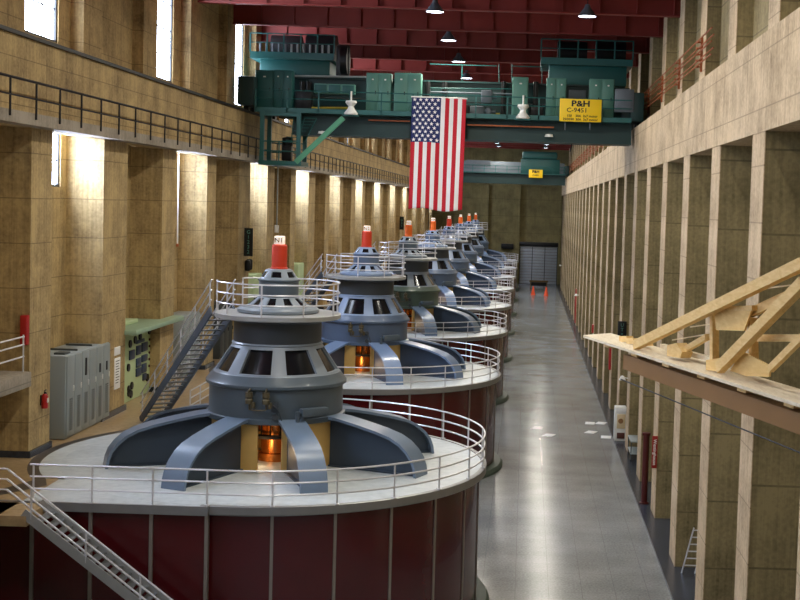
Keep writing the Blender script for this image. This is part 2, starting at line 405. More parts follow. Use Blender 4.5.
for o in [o for o in bpy.data.objects if o.name.startswith('ceiling_lamp')]: lamp_light(o, LP*(1.35 if o.location.x < 0 else .5))

# ------------------------------------------------------------------ generators
def arc(r, a0, a1, z, step=4):
    n = max(2, int(abs(a1-a0)/step)); return [(r*math.cos(R(a0+(a1-a0)*i/n)), r*math.sin(R(a0+(a1-a0)*i/n)), z) for i in range(n+1)]
ME = {}
RIMP = [(7.0, 4.6), (7.25, 4.6), (RG, 4.63), (RG, ZD+.02), (7.24, ZD+.03), (7.1, ZD+.03), (7.1, 4.62)]
ME['casing'] = MB().lathe([(6.98, .3), (7.05, .32), (7.05, 4.62), (6.9, 4.64)], 120).mesh('casing', K['red'])
mb = MB()
for i in range(24):
    a = R(-94.6+15.2*i*(360/364.8)); c_, s_ = math.cos(a), math.sin(a)
    mb.bar((7.06*c_, 7.06*s_, .3), (7.06*c_, 7.06*s_, 4.62), .09, .05, (c_, s_, 0))
ME['panel_trim'] = mb.mesh('panel_trim', K['trim'])
ME['base_flange'] = MB().lathe([(6.9, 0), (7.5, 0), (7.5, .12), (7.4, .26), (7.15, .3), (6.9, .3)], 120).mesh('base_flange', K['flange'])
ME['deck'] = MB().lathe([(0, 4.6), (7.1, 4.6), (7.12, ZD), (0, ZD)], 120).mesh('deck', K['deck'])
ME['deck_rim'] = MB().lathe(RIMP, 90, R(-150), R(120), closed_prof=True).mesh('deck_rim', K['rim'])
ME['deck_rim0'] = MB().lathe(RIMP, 90, R(-96), R(120), closed_prof=True).mesh('deck_rim', K['rim'])
# radial arm: wide curved flange over a thin web
path = [(2.2, 1.74), (2.7, 1.68), (3.4, 1.55), (4.1, 1.40), (4.65, 1.24), (5.0, 1.06), (5.28, .82), (5.48, .56), (5.58, .3), (5.63, 0)]
mb = MB(); hw = .43
inn = []
for i, (r, z) in enumerate(path):
    p0 = path[max(i-1, 0)]; p1 = path[min(i+1, len(path)-1)]; dx, dz = p1[0]-p0[0], p1[1]-p0[1]; L = math.hypot(dx, dz)
    inn.append((r+dz/L*.09, z-dx/L*.09))
inn[0] = (2.2, 1.63); inn[-1] = (5.54, 0)
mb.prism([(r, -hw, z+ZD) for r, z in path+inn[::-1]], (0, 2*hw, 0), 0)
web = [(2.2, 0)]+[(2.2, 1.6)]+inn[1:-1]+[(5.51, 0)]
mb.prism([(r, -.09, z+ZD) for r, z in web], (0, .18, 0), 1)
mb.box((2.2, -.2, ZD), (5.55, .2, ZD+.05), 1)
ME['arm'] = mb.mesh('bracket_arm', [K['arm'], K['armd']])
ME['shroud'] = MB().lathe([(2.05, ZD), (2.15, ZD), (2.15, 6.48), (2.05, 6.48)], 80, R(-74), R(265), closed_prof=True).mesh('shroud', K['yellow'])
ME['shaft'] = MB().lathe([(0, ZD), (.62, ZD), (.62, 5.1), (.5, 5.12), (.5, 5.9), (.7, 5.92), (.7, 6.2), (.5, 6.22), (.5, 6.5)], 32).mesh('shaft', K['copper'])
mb = MB()
for q in range(7):
    a = R(-150+20*q); mb.tube([(.95*math.cos(a), .95*math.sin(a), 5.75), (.9*math.cos(a), .9*math.sin(a), 6.5)], .03, 6)
mb.lathe([(.8, 5.7), (1.1, 5.7), (1.1, 5.8), (.8, 5.8)], 32, closed_prof=True)
ME['brush_ring'] = mb.mesh('brush_ring', K['black'])
ME['barrel'] = MB().lathe([(0, 6.39), (2.33, 6.39), (2.35, 6.42), (2.35, 6.55), (2.26, 6.58), (2.25, 7.5), (2.33, 7.52), (2.37, 7.55), (2.37, 7.64), (2.33, 7.68), (2.27, 7.76), (2.16, 7.92), (2.05, 7.94), (0, 7.94)], 80).mesh('barrel', K['body'])
ME['barrelg'] = ME['barrel'].copy(); ME['barrelg'].materials[0] = mat('housing_paint_green', (76, 92, 80), .35, 0, .10, 1.6, coat=.15)
def wcone(r0, z0, r1, z1, nwin, frac, t0, t1, off, th):
    """cone wall with real openings, double skinned"""
    mb = MB(); sub = 6
    P = lambda t, a, d: ((r0+(r1-r0)*t-d)*math.cos(a), (r0+(r1-r0)*t-d)*math.sin(a), z0+(z1-z0)*t)
    for k in range(nwin):
        ac = off+2*PI*k/nwin; hw_ = PI/nwin*frac; he = PI/nwin
        segs = [(ac-he, ac-hw_, 0)]+[(ac-hw_+2*hw_*i/sub, ac-hw_+2*hw_*(i+1)/sub, 1) for i in range(sub)]+[(ac+hw_, ac+he, 0)]
        for a, b, isw in segs:
            for ta, tb, mid in ((0, t0, 0), (t0, t1, 1), (t1, 1, 0)):
                if isw and mid: continue
                mb.add([P(ta, a, 0), P(ta, b, 0), P(tb, b, 0), P(tb, a, 0)], [(0, 1, 2, 3)])
            if isw:
                for t in (t0, t1): mb.add([P(t, a, 0), P(t, b, 0), P(t, b, th), P(t, a, th)], [(0, 1, 2, 3)])
        for a in (ac-hw_, ac+hw_): mb.add([P(t0, a, 0), P(t1, a, 0), P(t1, a, th), P(t0, a, th)], [(0, 1, 2, 3)])
    pane = MB()
    hw_ = PI/nwin*frac
    for i in range(sub):
        a, b = -hw_+2*hw_*i/sub, -hw_+2*hw_*(i+1)/sub
        pane.add([P(t0, a, th*.9), P(t0, b, th*.9), P(t1, b, th*.9), P(t1, a, th*.9)], [(0, 1, 2, 3)])
    return mb, pane
OFF1 = R(-100)
mb, pn = wcone(2.12, 7.92, 1.5, 8.86, 8, .68, .07, .88, OFF1, .12)
mb.lathe([(2.16, 7.9), (2.12, 7.94), (2.06, 7.92)], 60); mb.lathe([(1.5, 8.84), (1.54, 8.88), (1.5, 8.93), (1.42, 8.93)], 60)
ME['cone'] = mb.mesh('window_cone', K['light']); ME['conepane'] = pn.mesh('window', K['glass'])
ME['neck'] = MB().lathe([(1.35, 8.9), (1.48, 8.92), (1.48, 9.6), (1.52, 9.64), (1.52, 9.74), (1.2, 9.74)], 64).mesh('neck', K['bodyd'])
ME['gallery'] = MB().lathe([(1.2, 9.72), (2.08, 9.72), (2.12, 9.75), (2.12, 9.88), (2.06, 9.9), (1.0, 9.9)], 64).mesh('gallery', K['galv'])
mb = MB()
for h in (.38, .72, 1.06): mb.tube(arc(2.06, -172, 138, 9.88+h, 6), .028, 6)
ME['gallery_rail'] = mb.mesh('gallery_rail', K['rail'])
ME['gpost'] = MB().tube([(2.06, 0, 9.86), (2.06, 0, 10.96)], .03, 6).mesh('rail_post', K['rail'])
mb, pn2 = wcone(1.1, 10.1, .68, 10.44, 10, .5, .12, .9, OFF1+.1, .06)
mb.lathe([(1.3, 9.88), (1.38, 9.93), (1.38, 10.02), (1.3, 10.09), (1.1, 10.12)], 60)
ME['dome'] = mb.mesh('dome_skirt', K['light']); ME['domepane'] = pn2.mesh('window', K['glass'])
ME['drum'] = MB().lathe([(.6, 10.42), (.67, 10.43), (.67, 10.96), (.71, 10.98), (.71, 11.02), (.6, 11.04)], 48).mesh('drum', K['body'])
mb, pn3 = wcone(.66, 11.02, .44, 11.36, 6, .6, .25, .8, OFF1+.2, .05)
mb.lathe([(.44, 11.35), (.38, 11.38), (0, 11.38)], 40)
ME['head'] = mb.mesh('head_cone', K['light']); ME['headpane'] = pn3.mesh('window', K['glass'])
capm = MB().lathe([(.3, 11.36), (.3, 11.42), (.26, 11.44), (.26, 12.17), (.22, 12.22), (0, 12.22)], 32)
ME['capred'] = capm.mesh('cap', K['capred']); ME['capora'] = capm.mesh('cap', K['capora'])
ME['numbox'] = MB().bbox((-.16, -.16, 12.2), (.16, .16, 12.5), .03).mesh('number_box', K['lampbox'])
def polar(r, a, z): return (r*math.cos(R(a)), r*math.sin(R(a)), z)
mb = MB()
for a in (-100, -87):
    mb.tube([polar(2.42, a, 6.9), polar(2.42, a, 7.55)], .03, 6); 
    mb.lathe([(0, -.18), (.12, -.18), (.13, -.05), (.09, 0), (.13, .05), (.12, .2), (0, .2)], 12, c=polar(2.46, a, 7.28)); mb.tube([polar(2.3, a, 7.6), polar(2.55, a, 7.5), polar(2.5, a, 7.3)], .035, 6)
    mb.lathe([(0, -.1), (.07, -.1), (.08, 0), (.07, .1), (0, .1)], 10, c=polar(2.44, a+3, 7.05))
mb.tube([polar(2.42, -100, 6.9), polar(2.42, -94, 6.88), polar(2.42, -87, 6.9)], .025, 6)
ME['valves'] = mb.mesh('valve_set', K['brass'])
mb = MB()
mb.tube([polar(2.3, -87, 7.2), polar(2.45, -83, 7.1), polar(2.45, -78, 6.95), polar(2.4, -75, 6.6), polar(2.38, -75, 6.4)], .02, 6)
mb.tube([polar(2.3, -80, 7.05), polar(2.42, -80, 7.05)], .11, 12); mb.tube([polar(2.3, -80, 6.66), polar(2.45, -80, 6.66)], .1, 12)
ME['pipe'] = mb.mesh('pipe', K['bodyd'])
ME['jbox'] = MB().bbox((-.5, -.22, -.13), (.5, .05, .13), .03).tube([(-.62, -.1, .05), (-.62, -.1, -.35)], .07, 8).tube([(-.6, -.1, 0), (-.4, -.1, 0)], .03, 6).mesh('junction_box', K['body'])
ME['post'] = MB().tube([(7.19, 0, ZD), (7.19, 0, ZD+1.06)], .03, 6).bbox((7.12, -.06, ZD+.02), (7.26, .06, ZD+.06), .01).mesh('rail_post', K['rail'])
ME['bulb'] = MB().lathe([(0, -.07), (.05, -.05), (.07, 0), (.05, .05), (0, .07)], 12).mesh('work_lamp', K['bulb'])
def mk(name, me, parent, loc=(0, 0, 0), rz=0):
    o = bpy.data.objects.new(name, me); C.objects.link(o); o.parent = parent; o.location = loc; o.rotation_euler = (0, 0, rz); return o
def rail_mesh(a0, a1, ext=None):
    mb = MB()
    for h in (.36, .71, 1.06):
        pts = arc(7.19, a0, a1, ZD+h, 3)
        if ext: pts = [(ext, pts[0][1], ZD+h)]+pts
        mb.tube(pts, .03, 6)
    return mb.mesh('guard_rail', K['rail'])
RAIL = rail_mesh(-150, 118)
BLUER = {K['arm'].name: mat('arm_blue', (112, 134, 168), .32, 0, .07, 1.5, coat=.2), K['armd'].name: mat('arm_web_blue', (56, 70, 92), .45, 0, .08, 1.5),
         K['body'].name: mat('housing_blue', (82, 98, 122), .35, 0, .10, 1.6, coat=.15), K['light'].name: mat('cone_rib_blue', (128, 146, 174), .35, 0, .06, 1.5)}
MEB = {}
for n_ in ('arm', 'barrel', 'cone', 'dome', 'drum', 'head'):       # bluer colours for most generators
    MEB[n_] = ME[n_].copy()
    for q, m_ in enumerate(MEB[n_].materials): MEB[n_].materials[q] = BLUER.get(m_.name, m_)
GREYS = dict(ME)
def gen(k):
    ME = dict(GREYS)
    if k not in (0, 2): ME.update(MEB)
    where = ['nearest the camera', 'second from the camera', 'third from the camera', 'fourth in the row', 'fifth in the row', 'sixth in the row', 'seventh in the row', 'farthest in the row'][k]
    red = k in (0, 1, 4)
    g = thing('generator', 'blue-grey generator on oxblood drum, %s, %s cap N%d' % (where, 'red' if red else 'orange', k+1), 'generator', (XG, D0+k*S, 0), 0, 'row of generators')
    for n in ('casing', 'panel_trim', 'base_flange', 'deck', 'deck_rim', 'shroud', 'shaft', 'brush_ring', 'barrel', 'valve_set', 'pipe'):
        mk(n, ME[{'valve_set': 'valves'}.get(n, n+('0' if (k == 0 and n == 'deck_rim') else '')+('g' if (k == 2 and n == 'barrel') else ''))], g)
    for i in range(8): mk('bracket_arm', ME['arm'], g, rz=R(-67+45*i))
    mk('junction_box', ME['jbox'], g, polar(2.42, -50, 6.82), R(40))
    cn = mk('window_cone', ME['cone'], g)
    for i in range(8): mk('window', ME['conepane'], cn, rz=OFF1+PI/4*i)
    mk('neck', ME['neck'], g); mk('gallery', ME['gallery'], g)
    gr = mk('gallery_rail', ME['gallery_rail'], g)
    for i in range(9): mk('rail_post', ME['gpost'], gr, rz=R(-172+310*i/8))
    dm = mk('dome_skirt', ME['dome'], g)
    for i in range(10): mk('window', ME['domepane'], dm, rz=OFF1+.1+2*PI*i/10)
    mk('drum', ME['drum'], g)
    hd = mk('head_cone', ME['head'], g)
    for i in range(6): mk('window', ME['headpane'], hd, rz=OFF1+.2+2*PI*i/6)
    mk('cap', ME['capred' if red else 'capora'], g)
    nb = mk('number_box', ME['numbox'], g)
    text('number', 'N%d' % (k+1), .24, facing((0, -.165, 12.35), (0, -1, 0)), K['letter'], nb, bold=.004)
    if k == 0: rl = mk('guard_rail', rail_mesh(-94.6, 118, -5.7), g)
    else: rl = mk('guard_rail', RAIL, g)
    a = -94.6 if k == 0 else -94.6-45
    while a < 120: mk('rail_post', ME['post'], rl, rz=R(a)); a += 15
    if k == 0:
        for x in (-2.15, -3.9, -5.6):
            mk('rail_post', MB().tube([(x, -7.17, ZD), (x, -7.17, ZD+1.06)], .03, 6).mesh('rail_post', K['rail']), rl)
    wl = mk('work_lamp', ME['bulb'], g, polar(1.7, -116, 5.15))
    ld = bpy.data.lights.new('work_lamp_light', 'POINT'); ld.energy = 42; ld.color = (1, .72, .42); ld.shadow_soft_size = .12
    lo = bpy.data.objects.new('work_lamp_light', ld); C.objects.link(lo); lo.parent = g; lo.location = polar(1.6, -104, 5.3)
    return g
for k in range(8): gen(k)

# dark inlaid ring on the mezzanine round the first generators, and the light apron inside it
for k in range(3):
    mb = MB().lathe([(7.0, 0), (7.62, 0)], 60, R(121), R(222 if k else 214), c=(XG, D0+k*S, ZD+.004), mi=0)
    mb.lathe([(7.62, 0), (7.98, 0)], 60, R(118), R(222 if k else 214), c=(XG, D0+k*S, ZD-.002), mi=1)
    if k == 0:
        p = [Vector((XG+7.62*math.cos(R(214)), D0+7.62*math.sin(R(214)), ZD-.002)), Vector((XG+7.98*math.cos(R(214)), D0+7.98*math.sin(R(214)), ZD-.002))]
        mb.add([p[1], p[0], (-14.35, 38.75, ZD-.002), (-15.4, 36.9, ZD-.002), (-15.8, 37.0, ZD-.002)], [(0, 1, 2, 3, 4)], 1)
    struct(mb.build(tname(), [K['deck'], K['band']]))

# front landing of the first generator
ln = thing('front_landing', 'flat grey landing with red panelled front joining the nearest generator on its left', 'landing', (XG, D0-RG, 0))
pl = [(-8.0, 0), (-.6, 0)]
pl += [(RG*math.cos(R(a)), RG+RG*math.sin(R(a))) for a in range(-95, -147, -4)]
pl += [(-5.92, 3.1), (-5.92, .03), (-8.0, .03)]
MB().prism([(x, y, ZD-.204) for x, y in [(-5.9, -.03), (-.6, -.03)]+[(7.05*math.cos(R(a)), RG+7.05*math.sin(R(a))) for a in range(-95, -144, -3)]+[(-5.9, 3.0)]], (0, 0, .2)).build('landing_slab', K['deck'], ln)
MB().box((-8.2, -.08, ZD-.24), (-.5, .02, ZD+.02)).build('landing_edge', K['rim'], ln)
MB().box((-8.2, .05, 0), (-.6, .2, ZD-.22)).build('panel_wall', K['red'], ln)
mb = MB()
for x in (-.55, -2.15, -3.9, -5.6, -7.2): mb.box((x-.05, -.02, 0), (x+.05, .06, ZD-.22))
mb.build('panel_trim', K['trim'], ln)

# floor-to-deck stair at lower left
st = thing('entry_stair', 'steel stair with tubular handrails going down beside the front red landing', 'stair', (-13.5, 35.6, 0))
run, rise = 6.33, ZD; nst = 26; sl = rise/run
for y in (-.62, .62):
    mb = MB(); p0 = Vector((-.1, y, ZD+.08)); p1 = Vector((run, y, 0.06))
    mb.bar(p0, p1, .05, .26); mb.build('stringer', K['galv'], st)
    if y > 0: continue
    mb = MB()
    for h in (.29, .58, .87): mb.tube([(-1.2, y, ZD+h+.42), (-.55, y, ZD+h+.42), (run, y, h), (run+.25, y, h)], .03, 6)
    hr = mb.build('handrail', K['rail'], st)
    for q in range(5):
        t = .02+.24*q; MB().tube([(run*t, y, ZD*(1-t)), (run*t, y, ZD*(1-t)+.87)], .03, 6).build('rail_post', K['rail'], hr)
tm = MB().bbox((-.14, -.6, -.03), (.14, .6, .01), .01).mesh('tread', K['tread'])
for q in range(1, nst): mk('tread', tm, st, (run*q/nst, 0, ZD*(1-q/nst)))
MB().box((-2.6, -.65, ZD-.3), (0, .9, ZD-.01)).build('top_landing', K['mezz'], st)
MB().box((-2.6, -.5, 0), (-2.3, .8, ZD-.3)).build('landing_pier', K['red'], st)

# stairs from the mezzanine up to each generator's gallery
def gallery_stair():
    t = thing('gallery_stair', '', 'stair')
    a = Vector((-2.0, .45, 9.88)); b = Vector((-6.3, 6.9, ZD)); d = b-a; side = Vector((d.y, -d.x, 0)).normalized()*.42
    for s in (-1, 1):
        MB().bar(a+side*s, b+side*s, .05, .3).build('stringer', K['stair'], t)
        mb = MB()
        for h in (.36, .7, 1.05): mb.tube([a+side*s+Vector((0, 0, h)), b+side*s+Vector((0, 0, h))], .026, 6)
        hr = mb.build('handrail', K['rail'], t)
        for q in range(6):
            p = a+side*s+d*(.02+.19*q); MB().tube([p, p+Vector((0, 0, 1.05))], .026, 6).build('rail_post', K['rail'], hr)
    hd = Vector((d.x, d.y, 0)).normalized(); n = 24
    tr = MB().bar(-hd*.13, hd*.13, .8, .04).mesh('tread', K['tread'])
    for q in range(1, n): mk('tread', tr, t, a+d*(q/n))
    return t
gs = gallery_stair()
for k in range(8):
    o = gs if k == 0 else copy_tree(gs)
    o.location = (XG, D0+k*S, 0)
    tag(o, 'steep steel stair with three-bar handrails up to the gallery of generator N%d' % (k+1), 'stair', 'gallery stairs')
# mezzanine guard rails between generators
def mrail(y0, y1, label):
    t = thing('mezzanine_railing', label, 'railing', (XM-.08, y0, ZD), 0, 'mezzanine railings')
    mb = MB()
    for h in (.33, .64, .95): mb.tube([(0, 0, h), (0, y1-y0, h)], .03, 6)
    mb.build('rail_bars', K['rail'], t)
    n = int((y1-y0)/1.6)
    pm = MB().tube([(0, 0, -.01), (0, 0, .95)], .03, 6).mesh('rail_post', K['rail'])
    for i in range(n+1): mk('rail_post', pm, t, (0, (y1-y0)*i/n, 0))
for k in range(7): mrail(D0+k*S+8.6, D0+(k+1)*S-5.6, 'white tubular railing on the mezzanine edge between generators N%d and N%d' % (k+1, k+2))

# ------------------------------------------------------------------ balcony railing on the left wall
br = thing('balcony_railing', 'long dark two-bar railing along the grey balcony ledge on the left wall', 'railing', (-15.77, 22.4, 16.24))
MB().tube([(0, 0, .98), (0, YF-22, .98)], .045, 6).tube([(0, 0, .45), (0, YF-22, .45)], .03, 6).build('rail_bars', K['black'], br)
pm = MB().tube([(0, 0, -.2), (0, 0, .98)], .035, 6).mesh('rail_post', K['black'])
for i in range(99): mk('rail_post', pm, br, (0, .1+2.09*i, 0))

# ------------------------------------------------------------------ near bridge crane
YC = 75.0
def P(x, y, Y=YC): return A(x, y, 1, Y)
cr = thing('bridge_crane', 'big dark green bridge crane spanning the hall with cabinets and yellow sign', 'crane', (-5, YC, 18.6))
def cp(mb, name, m, parent=None, label=None):
    """part of the crane, modelled in hall coordinates"""
    par = parent or cr
    off = Vector((-5, YC, 18.6)) if True else Vector()
    mb.v = [tuple(Vector(v)-off) for v in mb.v]
    o = mb.build(name, m, par)
    if label: o['label'] = label
    return o
def bx(x0, y0, x1, y1, Y0_, Y1_):
    """box whose front face covers photo pixels x0,y0..x1,y1 on plane Y0_"""
    a = A((x0+x1)/2, y0, 1, Y0_); b = A((x0+x1)/2, y1, 1, Y0_); l = A(x0, (y0+y1)/2, 1, Y0_); r = A(x1, (y0+y1)/2, 1, Y0_)
    return (l.x, Y0_, b.z), (r.x, Y1_, a.z)
XA, XB = -15.9, 5.9
cp(MB().box((XA+2.2, YC, 17.55), (XB, YC+.1, 19.0)).box((XA+2.2, YC-.35, 17.5), (XB, YC+1.6, 17.62)).box((XA+2.2, YC-.2, 18.92), (XB, YC+1.5, 19.02)).box((XA+2.2, YC+1.3, 17.55), (XB, YC+1.4, 19)), 'front_girder', K['cdark'])
cp(MB().box((XA, YC+7, 18.9), (XB, YC+8.4, 21.2)).box((XA, YC+6.8, 21.1), (XB, YC+8.6, 21.25)), 'rear_girder', K['cdark'])
cp(MB().box((XA, YC+1.6, 18.95), (XB, YC+3.2, 19.02)).box((XA, YC+2.4, 19.9), (XB, YC+2.9, 21.0)).box((XA, YC+2.2, 21.0), (XB-2, YC+3.2, 21.1)), 'upper_beam', K['cdark'])
cp(MB().box((XA+.2, YC-1.0, 18.72), (XB-.1, YC+.1, 18.98)), 'walkway', K['cgreen'])
cp(MB().box((-9.3, YC-.4, 18.42), (-6.9, YC-.3, 18.5)).box((-3.6, YC-.4, 18.32), (1.4, YC-.3, 18.4)), 'cable_strip', K['rust'])
mb = MB()
for z in (19.5, 19.98): mb.tube([(XA+.2, YC-.98, z), (XB-.1, YC-.98, z)], .035, 6)
rl = cp(mb, 'walkway_rail', K['cgreen'])
xs = XA+.2
while xs < XB:
    cp(MB().box((xs-.04, YC-1.0, 18.7), (xs+.04, YC-.92, 20.0)), 'rail_post', K['cgreen'], rl); xs += 1.8
# end trucks on the crane rails
for x, nm in ((-16.45, 'end_truck'), (6.3, 'end_truck')):
    zz = 18.84 if x < 0 else 18.56
    t = cp(MB().bbox((x-.35 if x < 0 else 5.75, YC-.8, zz+.25), (x+.6 if x < 0 else 6.5, YC+9, zz+1.9), .05), nm, K['cdark'])
    for y in (YC+.2, YC+1.8, YC+6.4, YC+8.2): cp(MB().tube([(x-.12, y, zz+.35), (x+.12, y, zz+.35)], .35, 16), 'wheel', K['cblack'], t)
# cabinets on the walkway
def cab(x0, y0, x1, y1, m, nd, Yf=YC+.25, dep=.8):
    a, b = bx(x0, y0, x1, y1, Yf, Yf+dep); a = (a[0], a[1], 18.98)
    o = cp(MB().bbox(a, b, .03), 'cabinet', m)
    w = (b[0]-a[0])/nd
    for i in range(nd):
        d = cp(MB().bbox((a[0]+w*i+.04, Yf-.04, a[2]+.1), (a[0]+w*(i+1)-.04, Yf+.02, b[2]-.08), .02), 'cabinet_door', m, o)
        cp(MB().bbox((a[0]+w*i+w*.45, Yf-.06, b[2]-.42), (a[0]+w*i+w*.6, Yf-.035, b[2]-.34), .01), 'name_plate', K['whitel'], d)
        cp(MB().bbox((a[0]+w*(i+1)-.2, Yf-.09, 20.0), (a[0]+w*(i+1)-.15, Yf-.035, 20.2), .01), 'handle', K['cblack'], d)
cab(255, 70, 273, 112, K['cgreen'], 1); cab(273, 70, 292, 112, K['cgreen'], 2)
cab(366, 73, 391, 114, K['ccab'], 2); cab(394, 73, 421, 114, K['ccab'], 2)
cab(512, 77, 528, 117, K['ccab'], 1); cab(546, 78, 566, 118, K['ccab'], 2); cab(589, 79, 614, 120, K['ccab'], 2)
a, b = bx(314, 84, 355, 94, YC+1.7, YC+2.1); o = cp(MB().bbox(a, b, .03), 'resistor_box', K['ccab'])
for i in range(3):
    w = (b[0]-a[0])/3; cp(MB().bbox((a[0]+w*i+.06, a[1]-.03, a[2]+.06), (a[0]+w*(i+1)-.06, a[1]+.02, b[2]-.06), .01), 'vent', K['cgreen'], o)
a, b = bx(569, 90, 586, 100, YC+1.5, YC+1.9); cp(MB().bbox(a, b, .03), 'resistor_box', K['cgrey'])
a, b = bx(615, 89, 634, 112, YC-.9, YC-.4); o = cp(MB().bbox(a, b, .04), 'control_box', K['cgrey'])
cp(MB().bbox((a[0]+.12, a[1]-.03, a[2]+.3), (b[0]-.12, a[1]+.02, b[2]-.1), .02), 'box_door', K['cgrey'], o)
for i, (x0, y0, x1, y1) in enumerate(((481, 90, 492, 103), (470, 106, 484, 115), (486, 107, 491, 115))):
    a, b = bx(x0, y0, x1, y1, YC+.5, YC+1.1); zc = (a[2]+b[2])/2
    cp(MB().bbox(a, b, .06).tube([(b[0], YC+.8, zc), (b[0]+.25, YC+.8, zc)], .12, 12), 'hoist_motor', K['cgrey'])
for x0, x1, y in ((296, 350, 108), (489, 500, 114)):
    l = P(x0, y, YC+.9); r = P(x1, y, YC+.9); cp(MB().tube([l, r], .07, 8), 'yellow_pipe', mat('dull_yellow', (170, 150, 40), .5))
cp(MB().tube([P(292, 76, YC+1.5), P(366, 77, YC+1.5)], .06, 8), 'conduit', K['sheet'])
cp(MB().tube([P(430, 92, YC+1.2), P(512, 94, YC+1.2)], .05, 8), 'conduit', K['cgrey'])
for x in (303, 309, 428, 445, 504, 536): a = P(x, 82, YC+2.0); cp(MB().bbox((a.x-.15, YC+1.7, 19.0), (a.x+.15, YC+2.2, a.z), .03).tube([(a.x, YC+1.65, 19.4), (a.x, YC+1.6, a.z)], .04, 6), 'switch_post', K['cblack'])
for x0, x1, z in ((296, 312, 20.1), (455, 470, 19.6), (530, 544, 19.7)): a = P(x0, 95, YC+.9); b = P(x1, 95, YC+.9); cp(MB().bbox((a.x, YC+.7, 19.02), (b.x, YC+1.4, z), .05), 'drive_housing', K['cblack'])
# white bell horns on the rail
def horn(x, y):
    c = P(x, y, YC-1.1)
    o = cp(MB().lathe([(0, -.38), (.38, -.38), (.4, -.3), (.2, -.05), (.16, .1), (.33, .3), (.3, .42), (0, .45)], 24, c=c), 'warning_bell', K['white'])
    cp(MB().tube([c+Vector((0, 0, .4)), c+Vector((0, 0, .95))], .05, 8), 'bell_stem', K['white'], o)
    cp(MB().bbox((c.x-.45, YC-1.3, c.z-.48), (c.x+.45, YC-.9, c.z-.38), .02), 'bell_bracket', K['cgreen'], o)
horn(351, 108); horn(523, 112)
# left hanging platform and bright brace
zb = 15.95
mb = MB()
for p in ((-15.3, YC-.9), (-13.2, YC-.9), (-15.3, YC+1.2), (-13.2, YC+1.2)): mb.box((p[0]-.12, p[1]-.12, zb), (p[0]+.12, p[1]+.12, 18.8))
mb.box((-15.45, YC-1.1, zb-.25), (-13.0, YC+1.4, zb)); mb.box((-15.45, YC-1.0, 18.5), (-13.1, YC-.8, 18.75))
pf = cp(mb, 'hanging_platform', K['cgreen'])
for y in (YC-1, YC+1.3): cp(MB().tube([(-15.35, y, 16.5), (-13.2, y, 16.5)], .04, 6).tube([(-15.35, y, 17.05), (-13.2, y, 17.05)], .04, 6).tube([(-14.3, y, 15.9), (-14.3, y, 17.05)], .04, 6), 'platform_rail', K['cgreen'], pf)
cp(MB().bbox((-14.3, YC-.2, 16.0), (-13.75, YC+.4, 17.0), .05).lathe([(0, -.3), (.3, -.25), (.32, .2), (0, .3)], 16, c=(-14.0, YC, 17.1)), 'winch', K['cblack'], pf)
mb = MB(); a = P(346, 119); b = P(299, 163)
mb.bar((a.x, YC-1.05, a.z), (b.x, YC-1.05, b.z), .18, .3); cp(mb, 'diagonal_brace', K['cbright'], label='bright green diagonal brace')
mb = MB()
for dx in (0, 1.0, 1.9):
    mb.tube([(a.x-1.6-dx*.7, YC-.6+.02, a.z-.05), (b.x+.4-dx*.4, YC-.58, b.z+1.2)], .035, 6)
for q in range(8):
    t = q/8; mb.tube([(a.x-1.6-1.2*t, YC-.6, a.z-.05-1.5*t), (a.x-2.3-1.2*t, YC-.6, a.z-.05-1.5*t)], .025, 6)
cp(mb, 'access_ladder', K['cgreen'])
# trolleys on top
def trolley(x0, x1, yt, yr, white, Yt):
    a = P(x0, yt, Yt); b = P(x1, yt, Yt); z = a.z; zr = P((x0+x1)/2, yr, Yt).z
    o = cp(MB().box((a.x, Yt, z-.4), (b.x, Yt+4.2, z)), 'trolley_platform', K['cgreen'])
    cp(MB().bbox((a.x+.5, Yt+.5, 21.1), (b.x-.3, Yt+4, z-.38), .05), 'trolley_body', K['cgreen'], o)
    mb = MB().tube([(a.x, Yt+.05, zr), (b.x, Yt+.05, zr)], .04, 6).tube([(a.x, Yt+.05, (z+zr)/2), (b.x, Yt+.05, (z+zr)/2)], .03, 6)
    r = cp(mb, 'trolley_rail', K['cgreen'], o)
    n = 5
    for i in range(n+1):
        x = a.x+(b.x-a.x)*i/n; cp(MB().box((x-.04, Yt+.01, z-.02), (x+.04, Yt+.09, zr)), 'rail_post', K['cgreen'], r)
    if white:
        for i in range(12):
            x = a.x+.5+(b.x-a.x-.9)*i/11; cp(MB().bbox((x-.06, Yt+.5, z), (x+.06, Yt+.62, z+.55), .02), 'stay', K['sheet'] if i > 4 else K['cgrey'], o)
    for i, (f, rr) in enumerate(((.35, .75), (.78, .8))):
        xc = a.x+(b.x-a.x)*f; cp(MB().tube([(xc-.9, Yt+2.4, z+rr*.7), (xc+.9, Yt+2.4, z+rr*.7)], rr, 24), 'rope_drum', K['cblack'], o)
    return o
t = trolley(250, 334, 51, 34, True, YC+2.0)
c = P(341, 60, YC+2.0); cp(MB().tube([(c.x, YC+2.3, c.z), (c.x+.4, YC+2.3, c.z)], .9, 28), 'sheave_wheel', K['cblack'], t)
cp(MB().bbox((c.x-.3, YC+2.0, c.z-1.0), (c.x+.5, YC+2.25, c.z+.9), .3), 'sheave_guard', K['cblack'], t)
trolley(541, 633, 57, 40, False, YC+2.0)
mb = MB().tube([P(430, 64, YC+3), P(497, 66, YC+3)], .03, 6).tube([P(512, 66, YC+3), P(544, 67, YC+3)], .03, 6)
mb.tube([P(430, 88, YC+1), P(512, 89, YC+1)], .03, 6)
for x in (462, 499, 512, 542): mb.tube([P(x, 64, YC+3), P(x, 84, YC+3)], .03, 6)
cp(mb, 'upper_rail', K['cgreen'])
